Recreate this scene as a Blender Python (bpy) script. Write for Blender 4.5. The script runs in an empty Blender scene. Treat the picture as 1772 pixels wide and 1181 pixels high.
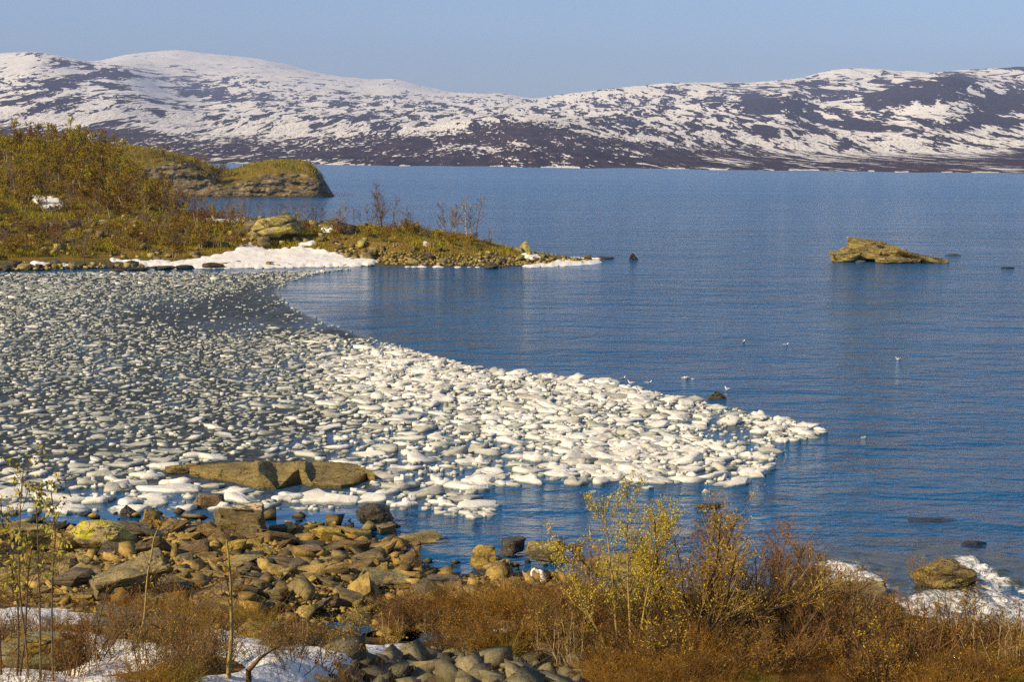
import bpy, bmesh, math, random
import numpy as np
from mathutils import Matrix, Vector

S = bpy.context.scene
COL = S.collection
# ------------------------------------------------------------------ camera
H, F = 10.0, 2953.3                       # eye height above the lake, focal length in photo pixels (1772 wide)
PITCH, ROLL = math.radians(6.193), math.radians(0.5)
fwd = np.array([0, math.cos(PITCH), -math.sin(PITCH)])
up0 = np.array([0, math.sin(PITCH), math.cos(PITCH)])
rt0 = np.array([1.0, 0, 0])
rt = math.cos(ROLL) * rt0 + math.sin(ROLL) * up0
up = -math.sin(ROLL) * rt0 + math.cos(ROLL) * up0
CAM = np.array([0, 0, H])
cd = bpy.data.cameras.new('camera'); cd.lens = F / 1772 * 36; cd.sensor_width = 36
cd.clip_start = 0.5; cd.clip_end = 60000
co = bpy.data.objects.new('camera', cd); COL.objects.link(co)
co.matrix_world = Matrix(((rt[0], up[0], -fwd[0], 0), (rt[1], up[1], -fwd[1], 0), (rt[2], up[2], -fwd[2], H), (0, 0, 0, 1)))
S.camera = co
# ------------------------------------------------------------------ sky and sun
SUN_AZ, SUN_EL = math.radians(238), math.radians(33)
w = bpy.data.worlds.new('World'); S.world = w; w.use_nodes = True
wn = w.node_tree; bg = wn.nodes['Background']
sk = wn.nodes.new('ShaderNodeTexSky'); sk.sky_type = 'NISHITA'; sk.sun_disc = False
sk.sun_elevation = SUN_EL; sk.sun_rotation = SUN_AZ
sk.altitude = 300; sk.air_density = 0.75; sk.dust_density = 1.3; sk.ozone_density = 3.6
wn.links.new(sk.outputs[0], bg.inputs[0]); bg.inputs[1].default_value = 0.125
sl = bpy.data.lights.new('sun', 'SUN'); sl.energy = 5.0; sl.angle = math.radians(0.53); sl.color = (1.0, 0.80, 0.50)
so = bpy.data.objects.new('sun', sl); COL.objects.link(so)
sdir = Vector((math.sin(SUN_AZ) * math.cos(SUN_EL), math.cos(SUN_AZ) * math.cos(SUN_EL), math.sin(SUN_EL)))
so.rotation_euler = sdir.to_track_quat('Z', 'Y').to_euler(); so.location = (-40, -30, 60)
vs = S.view_settings; vs.view_transform = 'Standard'; vs.look = 'None'; vs.exposure = 0.28; vs.gamma = 1.0
S.cycles.use_denoising = False; S.cycles.max_bounces = 6; S.cycles.volume_bounces = 0; S.cycles.transparent_max_bounces = 6

# ------------------------------------------------------------------ picture <-> place
def dirs(px, py):
    px = np.asarray(px, float); py = np.asarray(py, float)
    return fwd + np.multiply.outer((px - 886) / F, rt) - np.multiply.outer((py - 590.5) / F, up)
def on_plane(px, py, z=0.0):
    d = dirs(px, py); t = (z - H) / d[..., 2]
    return CAM + d * t[..., None]
def at_dist(px, py, D):                   # the point seen at a pixel, D metres away on the map
    d = dirs(px, py); t = D / np.hypot(d[..., 0], d[..., 1])
    return CAM + d * t[..., None]
def pix(P):
    q = np.asarray(P, float) - CAM
    c = q @ fwd
    return 886 + F * (q @ rt) / c, 590.5 - F * (q @ up) / c
def darkzone(u, v):                       # where the ice has rotted to dark slush and few pieces float
    g = lambda x, y, a, b, k, sl=0.0: k * np.exp(-(((u - x) / a) ** 2 + ((v - y - sl * (u - x)) / b) ** 2))
    return np.clip(g(340, 545, 170, 34, 1.0, .05) + g(480, 520, 85, 40, 0.9) + g(600, 572, 130, 17, 1.0, 0.22) + g(290, 660, 170, 55, 0.5) + g(690, 735, 150, 20, 0.3) + g(60, 600, 120, 40, 0.3), 0, 1)
def yh(u): return 270.0 + (u - 886) * 0.00873

# ------------------------------------------------------------------ noise
def _h(ix, iy, iz, s):
    n = (ix.astype(np.int64) * 374761393 + iy.astype(np.int64) * 668265263 + iz.astype(np.int64) * 2147483647 + s * 974634777) & 0xffffffff
    n = ((n ^ (n >> 13)) * 1274126177) & 0xffffffff
    n = ((n ^ (n >> 15)) * 2246822519) & 0xffffffff
    return ((n ^ (n >> 16)) & 0xffff) / 65535.0
def vnoise(P, s=0):
    P = np.asarray(P, float)
    if P.shape[-1] == 2: P = np.concatenate([P, np.zeros(P.shape[:-1] + (1,))], -1)
    i = np.floor(P); f = P - i; f = f * f * f * (f * (f * 6 - 15) + 10); i = i.astype(np.int64)
    x, y, z = i[..., 0], i[..., 1], i[..., 2]; a, b, c = f[..., 0], f[..., 1], f[..., 2]
    L = lambda p, q, t: p + (q - p) * t
    r = [L(L(_h(x, y, z + k, s), _h(x + 1, y, z + k, s), a), L(_h(x, y + 1, z + k, s), _h(x + 1, y + 1, z + k, s), a), b) for k in (0, 1)]
    return L(r[0], r[1], c) * 2 - 1
def fbm(P, o=4, s=0, g=0.5):
    P = np.asarray(P, float); r = 0; A = 1; t = 0
    for k in range(o):
        r = r + A * vnoise(P * 2 ** k + 17.3 * k, s + k); t += A; A *= g
    return r / t
def sstep(a, b, x):
    t = np.clip((np.asarray(x, float) - a) / (b - a), 0, 1); return t * t * (3 - 2 * t)
def inside(px, py, poly):
    px = np.asarray(px, float); py = np.asarray(py, float); r = np.zeros(px.shape, bool); n = len(poly)
    for i in range(n):
        x1, y1 = poly[i]; x2, y2 = poly[(i + 1) % n]
        if y1 == y2: continue
        c = ((y1 > py) != (y2 > py)) & (px < (x2 - x1) * (py - y1) / (y2 - y1) + x1); r ^= c
    return r
def polydist(px, py, poly):               # distance in the same units to the outline, positive inside
    px = np.asarray(px, float); py = np.asarray(py, float); d = np.full(px.shape, 1e9); n = len(poly)
    for i in range(n):
        x1, y1 = poly[i]; x2, y2 = poly[(i + 1) % n]; dx, dy = x2 - x1, y2 - y1; L2 = dx * dx + dy * dy + 1e-9
        t = np.clip(((px - x1) * dx + (py - y1) * dy) / L2, 0, 1)
        d = np.minimum(d, np.hypot(px - x1 - t * dx, py - y1 - t * dy))
    return np.where(inside(px, py, poly), d, -d)

# ------------------------------------------------------------------ objects
def tag(o, label=None, cat=None, group=None, kind=None):
    if label: o['label'] = label
    if cat: o['category'] = cat
    if group: o['group'] = group
    if kind: o['kind'] = kind
    return o
def empty(name, loc=(0, 0, 0), rz=0):
    o = bpy.data.objects.new(name, None); COL.objects.link(o); o.location = loc; o.rotation_euler = (0, 0, rz); o.empty_display_size = 0.2
    return o
def mesh_data(name, V, faces, mats, smooth=False, midx=None, attrs=None):
    me = bpy.data.meshes.new(name); V = np.asarray(V, np.float32)
    faces = [np.asarray(f, np.int32) for f in faces if len(f)]
    me.vertices.add(len(V)); me.vertices.foreach_set('co', V.ravel())
    nl = sum(f.size for f in faces); npf = sum(len(f) for f in faces)
    me.loops.add(nl); me.loops.foreach_set('vertex_index', np.concatenate([f.ravel() for f in faces]))
    me.polygons.add(npf)
    tot = np.concatenate([np.full(len(f), f.shape[1], np.int32) for f in faces])
    me.polygons.foreach_set('loop_start', np.concatenate([[0], np.cumsum(tot)[:-1]]).astype(np.int32))
    if midx is not None: me.polygons.foreach_set('material_index', np.asarray(midx, np.int32))
    for m in (mats if isinstance(mats, (list, tuple)) else [mats]): me.materials.append(m)
    me.update(calc_edges=True)
    if smooth: me.polygons.foreach_set('use_smooth', np.ones(npf, bool))
    for k, a in (attrs or {}).items():
        a = np.asarray(a, np.float32)
        if a.ndim == 1: me.attributes.new(k, 'FLOAT', 'POINT').data.foreach_set('value', a)
        else: me.attributes.new(k, 'FLOAT_VECTOR', 'POINT').data.foreach_set('vector', a.ravel())
    return me
def link(name, me, parent=None, loc=None, rz=None, scale=None):
    o = bpy.data.objects.new(name, me); COL.objects.link(o)
    if parent: o.parent = parent
    if loc is not None: o.location = loc
    if rz is not None: o.rotation_euler = (0, 0, rz)
    if scale is not None: o.scale = scale
    return o
def grid_faces(nr, nc):
    i = np.arange(nr * nc).reshape(nr, nc)
    return np.stack([i[:-1, :-1], i[:-1, 1:], i[1:, 1:], i[1:, :-1]], -1).reshape(-1, 4)
def grid_obj(name, G, mat, smooth=True, attrs=None, mask=None, kind='structure'):
    nr, nc = G.shape[:2]; f = grid_faces(nr, nc); V = G.reshape(-1, 3)
    A = {k: a.reshape(nr * nc, *a.shape[2:]) for k, a in (attrs or {}).items()}
    if mask is not None:
        m = mask.reshape(-1); f = f[m[f].any(1)]
        u, inv = np.unique(f, return_inverse=True); V = V[u]; f = inv.reshape(-1, 4); A = {k: a[u] for k, a in A.items()}
    # face up whichever way the grid runs
    a, b, c = V[f[0, 0]], V[f[0, 1]], V[f[0, 2]]
    n = np.cross(V[f[:, 1]] - V[f[:, 0]], V[f[:, 2]] - V[f[:, 0]])[:, 2].sum()
    if n < 0: f = f[:, ::-1]
    o = link(name, mesh_data(name, V, [f], mat, smooth, attrs=A)); o['kind'] = kind
    return o

# ------------------------------------------------------------------ materials
class NT:
    def __init__(s, name):
        s.m = bpy.data.materials.new(name); s.m.use_nodes = True; s.t = s.m.node_tree
        s.b = s.t.nodes['Principled BSDF']; s.out = s.t.nodes['Material Output']
    def n(s, ty, ins=None, **kw):
        x = s.t.nodes.new('ShaderNode' + ty)
        for k, v in kw.items(): setattr(x, k, v)
        for k, v in (ins or {}).items(): s.set(x.inputs[k], v)
        return x
    def set(s, inp, v):
        if isinstance(v, bpy.types.NodeSocket): s.t.links.new(v, inp)
        elif isinstance(v, (tuple, list)) and len(v) == 3 and inp.type == 'RGBA': inp.default_value = (*v, 1)
        else: inp.default_value = v
    def math(s, op, a, b=0.0, c=0.0, clamp=False):
        x = s.n('Math', {0: a, 1: b, 2: c}, operation=op); x.use_clamp = clamp; return x.outputs[0]
    def mix(s, f, a, b, mode='MIX'):
        x = s.n('Mix', data_type='RGBA', blend_type=mode); s.set(x.inputs[0], f); s.set(x.inputs[6], a); s.set(x.inputs[7], b); return x.outputs[2]
    def ramp(s, f, a, b, smooth=True, to=(0.0, 1.0)):
        x = s.n('MapRange', {0: f, 1: a, 2: b, 3: to[0], 4: to[1]}, interpolation_type='SMOOTHSTEP' if smooth else 'LINEAR'); return x.outputs[0]
    def attr(s, k): return s.n('Attribute', attribute_name=k)
    def pos(s): return s.n('NewGeometry').outputs['Position']
    def obj(s): return s.n('TexCoord').outputs['Object']
    def map(s, v, sc=(1, 1, 1), rot=(0, 0, 0), loc=(0, 0, 0)):
        return s.n('Mapping', {'Vector': v, 'Scale': sc, 'Rotation': rot, 'Location': loc}).outputs[0]
    def noise(s, v, sc, det=4, rough=0.55, dist=0.0, ntype='FBM'):
        return s.n('TexNoise', {'Vector': v, 'Scale': sc, 'Detail': det, 'Roughness': rough, 'Distortion': dist}, noise_type=ntype).outputs[0]
    def voro(s, v, sc, feat='F1'):
        return s.n('TexVoronoi', {'Vector': v, 'Scale': sc}, feature=feat).outputs[0]
    def bump(s, h, st=0.3, dist=0.1, normal=None):
        x = s.n('Bump', {'Height': h, 'Strength': st, 'Distance': dist})
        if normal is not None: s.set(x.inputs['Normal'], normal)
        return x.outputs[0]
    def fin(s, color=None, rough=None, normal=None, spec=None):
        if color is not None: s.set(s.b.inputs['Base Color'], color)
        if rough is not None: s.set(s.b.inputs['Roughness'], rough)
        if normal is not None: s.set(s.b.inputs['Normal'], normal)
        if spec is not None: s.set(s.b.inputs['Specular IOR Level'], spec)
        return s.m

def mat_snow():
    t = NT('snow'); p = t.pos(); a = t.noise(p, 1.3, 5); b = t.noise(p, 9, 4)
    c = t.mix(t.ramp(a, 0.5, 0.75), (0.80, 0.78, 0.73), (0.64, 0.59, 0.50))
    c = t.mix(t.ramp(t.noise(p, 6.0, 6, 0.7), 0.61, 0.72), c, (0.24, 0.18, 0.11))
    return t.fin(c, 0.7, t.bump(t.math('ADD', a, t.math('MULTIPLY', b, 0.35)), 0.5, 0.25), 0.2)
def mat_mountain():
    t = NT('mountain_snow_and_heath'); cov = t.attr('cover').outputs['Fac']; pat = t.attr('pat').outputs['Vector']
    wp = t.noise(pat, 1.1, 3, 0.5)
    n1 = t.noise(pat, 1.3, 3, 0.5, 0.8)
    n2 = t.noise(t.map(pat, (1, 1, 1), (0, 0.5, 0)), 3.6, 3, 0.55, 1.0)
    v = t.math('ADD', t.math('MULTIPLY', n1, 0.55), t.math('MULTIPLY', n2, 0.45))
    n3 = t.noise(pat, 9.0, 4, 0.6); low = t.attr('wood').outputs['Fac']
    v = t.math('ADD', v, t.math('MULTIPLY', t.math('MULTIPLY', t.math('SUBTRACT', n3, 0.48), 0.75), t.math('ADD', t.math('MULTIPLY', low, 0.8), 0.2)))
    th = t.ramp(cov, 0.0, 1.0, False, (0.70, 0.30))
    f = t.ramp(t.math('SUBTRACT', v, th), -0.012, 0.012)
    dark = t.mix(t.ramp(n3, 0.35, 0.65), (0.024, 0.020, 0.032), (0.046, 0.036, 0.052))
    dark = t.mix(low, dark, t.mix(t.ramp(t.noise(pat, 3.0, 5), 0.4, 0.62), (0.026, 0.020, 0.030), (0.055, 0.036, 0.044)))
    sn = t.mix(t.ramp(t.noise(pat, 5.0, 4), 0.4, 0.7), (0.84, 0.81, 0.75), (0.72, 0.68, 0.61))
    # bare birches stand in the lower snow
    spk = t.ramp(t.noise(t.map(pat, (6, 6, 2.0)), 6.0, 3, 0.7), 0.5, 0.62)
    sn = t.mix(t.math('MULTIPLY', spk, t.attr('trees').outputs['Fac']), sn, (0.12, 0.085, 0.075))
    return t.fin(t.mix(f, dark, sn), 0.85, t.bump(n2, 0.25, 8.0), 0.1)
def mat_heath(name, cliff=False):
    t = NT(name); p = t.pos(); nz = t.n('SeparateXYZ', {0: t.n('NewGeometry').outputs['Normal']}).outputs[2]
    z = t.n('SeparateXYZ', {0: p}).outputs[2]
    a = t.noise(p, 0.16, 5, 0.6); b = t.noise(p, 0.9, 5, 0.65); c3 = t.noise(p, 4.0, 4, 0.7)
    veg = t.mix(t.ramp(a, 0.42, 0.60), (0.24, 0.150, 0.022), (0.135, 0.125, 0.013))
    veg = t.mix(t.ramp(b, 0.50, 0.66), veg, (0.22, 0.150, 0.036))
    veg = t.mix(t.ramp(c3, 0.52, 0.70), veg, (0.035, 0.030, 0.012))
    veg = t.mix(t.ramp(t.noise(p, 0.35, 3), 0.60, 0.68), veg, (0.075, 0.105, 0.014))
    st = t.noise(t.map(p, (0.35, 0.35, 1.9), (0.12, 0.18, 0)), 1.0, 6, 0.65, 0.4)
    rk = t.mix(t.ramp(st, 0.38, 0.62), (0.055, 0.046, 0.036), (0.34, 0.265, 0.16))
    rk = t.mix(t.ramp(t.noise(p, 0.5, 4), 0.52, 0.66), rk, (0.17, 0.125, 0.045))
    e = t.math('ADD', nz, t.math('MULTIPLY', t.math('SUBTRACT', b, 0.5), 0.45))
    f = t.ramp(e, 0.62, 0.86)
    col = t.mix(f, rk, veg)
    col = t.mix(t.ramp(t.math('ADD', z, t.math('MULTIPLY', b, 0.5)), 0.35, 0.75), (0.075, 0.060, 0.036) if cliff else (0.10, 0.082, 0.045), col)
    return t.fin(col, 0.9, t.bump(t.math('ADD', t.math('MULTIPLY', st, 0.8), c3), 0.8, 0.5), 0.15)
def mat_rock(name, ca, cb, cl, lich=0.62, rough=0.8, strata=3.0, wet=None, vary=0.5, sc=1.0, top=0.0):
    t = NT(name); p = t.obj(); r = t.n('ObjectInfo').outputs['Random']
    q = t.n('VectorMath', {0: p, 1: t.n('CombineXYZ', {0: t.math('MULTIPLY', r, 37.0), 1: t.math('MULTIPLY', r, 91.0), 2: 0.0}).outputs[0]}, operation='ADD').outputs[0]
    a = t.noise(q, 1.7 * sc, 5, 0.6); b = t.noise(q, 7 * sc, 5, 0.7); s_ = t.noise(t.map(q, (0.7, 0.7, strata), (0.2, 0.35, 0)), 2.0 * sc, 6, 0.7, 0.3)
    c = t.mix(t.ramp(s_, 0.35, 0.65), ca, cb)
    c = t.mix(t.math('MULTIPLY', t.ramp(b, 0.55, 0.72), 0.6), c, (0.05, 0.042, 0.028))
    g2 = t.noise(q, 26.0, 4, 0.75); c = t.mix(t.math('MULTIPLY', t.ramp(g2, 0.50, 0.66), 0.45), c, (0.06, 0.048, 0.028)); c = t.mix(t.math('MULTIPLY', t.ramp(t.noise(q, 15.0, 3, 0.6), 0.58, 0.68), 0.4), c, (0.42, 0.36, 0.22))
    if top:
        nz = t.n('SeparateXYZ', {0: t.n('NewGeometry').outputs['Normal']}).outputs[2]
        a = t.math('ADD', a, t.math('MULTIPLY', t.math('SUBTRACT', nz, 0.55), top))
    c = t.mix(t.math('MULTIPLY', t.ramp(t.math('ADD', t.math('MULTIPLY', a, 0.8), t.math('MULTIPLY', b, 0.2)), lich, lich + 0.06), 0.92), c, cl)
    wv = t.n('VectorMath', {0: t.map(q, (0.8, 0.8, 1.6), (0.3, 0.2, 0.5)), 1: t.n('CombineXYZ', {0: t.math('MULTIPLY', a, 0.7), 1: t.math('MULTIPLY', b, 0.35), 2: t.math('MULTIPLY', s_, 0.5)}).outputs[0]}, operation='ADD').outputs[0]
    cr = t.math('MULTIPLY', t.ramp(t.voro(wv, 1.5 * sc, 'DISTANCE_TO_EDGE'), 0.0, 0.035, True, (1.0, 0.0)), t.ramp(t.noise(q, 1.1 * sc, 2), 0.46, 0.6))
    c = t.mix(t.math('MULTIPLY', cr, 0.85), c, (0.018, 0.014, 0.010))
    b = t.math('SUBTRACT', b, t.math('MULTIPLY', cr, 1.2))
    g = t.n('HueSaturation', {'Hue': t.ramp(r, 0, 1, False, (0.488, 0.512)), 'Saturation': t.ramp(r, 0, 1, False, (1.0 - 0.3 * vary, 1.0 + 0.15 * vary)), 'Value': t.ramp(r, 0, 1, False, (1 - vary, 1 + 0.5 * vary)), 'Color': c}).outputs[0]
    if wet is not None:
        z = t.n('SeparateXYZ', {0: t.pos()}).outputs[2]
        f = t.ramp(t.math('ADD', z, t.math('MULTIPLY', a, 0.12)), wet, wet + 0.14)
        g = t.mix(f, t.mix(0.72, g, (0.02, 0.017, 0.013)), g)
        t.set(t.b.inputs['Roughness'], t.ramp(f, 0, 1, False, (0.25, rough)))
        rough = None
    return t.fin(g, rough, t.bump(t.math('ADD', t.math('MULTIPLY', s_, 1.2), t.math('MULTIPLY', b, 0.8)), 1.0, 0.09 / sc), 0.3)
def mat_plain(name, a, b, sc=6.0, rough=0.85, vary=0.0):
    t = NT(name); c = t.mix(t.ramp(t.noise(t.obj(), sc, 4), 0.35, 0.65), a, b)
    if vary:
        r = t.n('ObjectInfo').outputs['Random']
        c = t.n('HueSaturation', {'Hue': t.ramp(r, 0, 1, False, (0.5 - 0.03 * vary, 0.5 + 0.03 * vary)), 'Value': t.ramp(r, 0, 1, False, (1 - 0.4 * vary, 1 + 0.3 * vary)), 'Saturation': 1.0, 'Color': c}).outputs[0]
    return t.fin(c, rough, None, 0.15)
def mat_island(name, cols, rough=0.85):  # one of several colours for each loose piece of the mesh
    t = NT(name); r = t.n('NewGeometry').outputs['Random Per Island']
    x = t.n('ValToRGB', {0: r}); e = x.color_ramp.elements; x.color_ramp.interpolation = 'CONSTANT'
    e[0].position = 0; e[0].color = (*cols[0], 1); e[1].position = 1.0 / len(cols); e[1].color = (*cols[1], 1)
    for i in range(2, len(cols)):
        k = e.new(i / len(cols)); k.color = (*cols[i], 1)
    o = t.n('ObjectInfo').outputs['Random']
    c = t.n('HueSaturation', {'Hue': t.ramp(o, 0, 1, False, (0.475, 0.525)), 'Value': t.ramp(o, 0, 1, False, (0.6, 1.35)), 'Saturation': 1.0, 'Color': x.outputs[0]}).outputs[0]
    return t.fin(c, rough, None, 0.12)
def mat_scrub(name):
    t = NT(name); p = t.pos(); a = t.noise(p, 0.9, 3, 0.6); b = t.noise(p, 4.5, 3, 0.6); r = t.n('NewGeometry').outputs['Random Per Island']
    c = t.mix(t.ramp(a, 0.38, 0.60), (0.120, 0.060, 0.020), (0.30, 0.150, 0.024)); c = t.mix(t.ramp(b, 0.50, 0.66), c, (0.24, 0.155, 0.045)); c = t.mix(t.ramp(t.noise(p, 0.5, 3), 0.56, 0.66), c, (0.20, 0.150, 0.022))
    c = t.n('HueSaturation', {'Hue': 0.5, 'Value': t.ramp(r, 0, 1, False, (0.55, 1.35)), 'Saturation': 1.0, 'Color': c}).outputs[0]
    return t.fin(c, 0.85, None, 0.12)
def mat_water():
    t = NT('lake_water'); p = t.pos(); calm = t.attr('calm').outputs['Fac']; slush = t.attr('slush').outputs['Fac']; shal = t.attr('shallow').outputs['Fac']
    q = t.map(p, (0.62, 1.0, 1.0), (0, 0, 0.42))
    w1 = t.noise(q, 0.42, 3, 0.5, 0.5); w2 = t.noise(q, 1.5, 4, 0.6, 0.3); w3 = t.noise(t.map(p, (0.7, 1, 1), (0, 0, -0.3)), 5.0, 3, 0.6)
    far = t.noise(t.map(p, (0.45, 1.0, 1.0), (0, 0, 0.22)), 0.13, 4, 0.6)
    gust = t.noise(t.map(p, (0.15, 0.6, 1.0), (0, 0, 0.15)), 0.05, 4, 0.55)
    h = t.math('ADD', t.math('ADD', t.math('MULTIPLY', w1, 0.55), t.math('MULTIPLY', w2, 0.26)), t.math('MULTIPLY', w3, 0.045))
    h = t.math('ADD', h, t.math('MULTIPLY', far, 1.3))
    amp = t.math('MULTIPLY', t.ramp(gust, 0.3, 0.7, True, (0.55, 1.0)), t.math('MULTIPLY', t.ramp(t.n('SeparateXYZ', {0: p}).outputs[1], 150, 800, False, (1.0, 0.45)), t.ramp(calm, 0, 1, False, (1.0, 0.03))))
    nm = t.bump(h, amp, 1.9)
    base = t.mix(shal, (0.005, 0.076, 0.198), t.mix(t.ramp(w2, 0.4, 0.6), (0.035, 0.030, 0.018), (0.055, 0.055, 0.03)))
    yy = t.n('SeparateXYZ', {0: p}).outputs[1]
    t.fin(base, t.math('MULTIPLY', t.ramp(yy, 60, 500, False, (0.10, 0.19)), t.ramp(calm, 0, 1, False, (1.0, 0.35))), nm); t.b.inputs['IOR'].default_value = 1.33
    s2 = t.n('BsdfPrincipled'); n = t.noise(p, 1.6, 6, 0.7); n4 = t.noise(p, 7.0, 3, 0.6)
    t.set(s2.inputs['Base Color'], t.mix(t.ramp(t.math('ADD', t.math('MULTIPLY', n, 0.6), t.math('MULTIPLY', n4, 0.4)), 0.42, 0.66), (0.014, 0.019, 0.024), (0.105, 0.106, 0.084)))
    s2.inputs['Roughness'].default_value = 0.5; s2.inputs['Specular IOR Level'].default_value = 0.10
    t.set(s2.inputs['Normal'], t.bump(n4, 0.6, 0.08))
    ms = t.n('MixShader'); t.set(ms.inputs[0], slush); t.t.links.new(t.b.outputs[0], ms.inputs[1]); t.t.links.new(s2.outputs[0], ms.inputs[2])
    t.t.links.new(ms.outputs[0], t.out.inputs[0])
    return t.m
def mat_rapids():
    t = NT('rapids_water'); p = t.pos(); foam = t.attr('foam').outputs['Fac']
    q = t.map(p, (1, 1, 1), (0, 0, 0.7)); n = t.noise(t.map(q, (1.0, 2.4, 1.5)), 1.6, 8, 0.68, 1.2); n2 = t.noise(p, 7.0, 5, 0.7)
    v = t.math('ADD', t.math('MULTIPLY', n, 0.7), t.math('MULTIPLY', n2, 0.3))
    n3 = t.noise(t.map(p, (1.6, 0.8, 1.0), (0, 0, -0.6)), 2.6, 6, 0.75, 2.0)
    v = t.math('ADD', t.math('MULTIPLY', v, 0.5), t.math('MULTIPLY', n3, 0.5))
    f = t.ramp(t.math('ADD', v, t.math('MULTIPLY', foam, 0.20)), 0.60, 0.76)
    base = t.mix(t.ramp(n, 0.35, 0.65), (0.010, 0.03, 0.06), (0.085, 0.08, 0.035))
    t.fin(t.mix(f, base, (0.86, 0.84, 0.78)), t.ramp(f, 0, 1, False, (0.08, 0.7)), t.bump(t.math('ADD', v, t.math('MULTIPLY', f, 0.3)), 0.6, 0.10))
    t.b.inputs['IOR'].default_value = 1.33
    return t.m
def mat_ice(name, top, side, wetz):
    t = NT(name); p = t.pos(); z = t.n('SeparateXYZ', {0: p}).outputs[2]; n = t.noise(p, 5.0, 5, 0.65); n0 = t.noise(p, 0.8, 3)
    f = t.ramp(t.math('ADD', z, t.math('MULTIPLY', t.math('SUBTRACT', n, 0.5), 0.09)), wetz * 0.25, wetz)
    tp = t.mix(t.ramp(n0, 0.4, 0.62), top, tuple(0.80 * c for c in top))
    return t.fin(t.mix(f, side, tp), 0.55, t.bump(n, 0.6, 0.06), 0.3)
def mat_ground():
    t = NT('shore_ground'); p = t.pos(); a = t.noise(p, 0.5, 5, 0.6); b = t.noise(p, 3.0, 6, 0.7); c3 = t.voro(p, 6.0); veg = t.attr('veg').outputs['Fac']; moss = t.attr('moss').outputs['Fac']
    st = t.mix(t.ramp(b, 0.35, 0.65), (0.10, 0.072, 0.03), (0.32, 0.23, 0.085))
    st = t.mix(t.ramp(a, 0.5, 0.7), st, (0.12, 0.095, 0.045))
    vg = t.mix(t.ramp(b, 0.4, 0.6), (0.05, 0.028, 0.009), (0.17, 0.09, 0.018))
    vg = t.mix(t.ramp(a, 0.52, 0.66), vg, (0.075, 0.062, 0.012))
    c = t.mix(t.ramp(t.math('ADD', veg, t.math('SUBTRACT', b, 0.5)), 0.35, 0.65), st, vg)
    c = t.mix(moss, c, t.mix(t.ramp(b, 0.4, 0.6), (0.16, 0.075, 0.008), (0.26, 0.14, 0.012)))
    z = t.n('SeparateXYZ', {0: p}).outputs[2]
    c = t.mix(t.ramp(t.math('ADD', z, t.math('MULTIPLY', a, 0.1)), 0.03, 0.16), (0.028, 0.023, 0.014), c)
    return t.fin(c, 0.85, t.bump(t.math('ADD', b, t.math('MULTIPLY', c3, 0.5)), 1.0, 0.08), 0.2)

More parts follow.
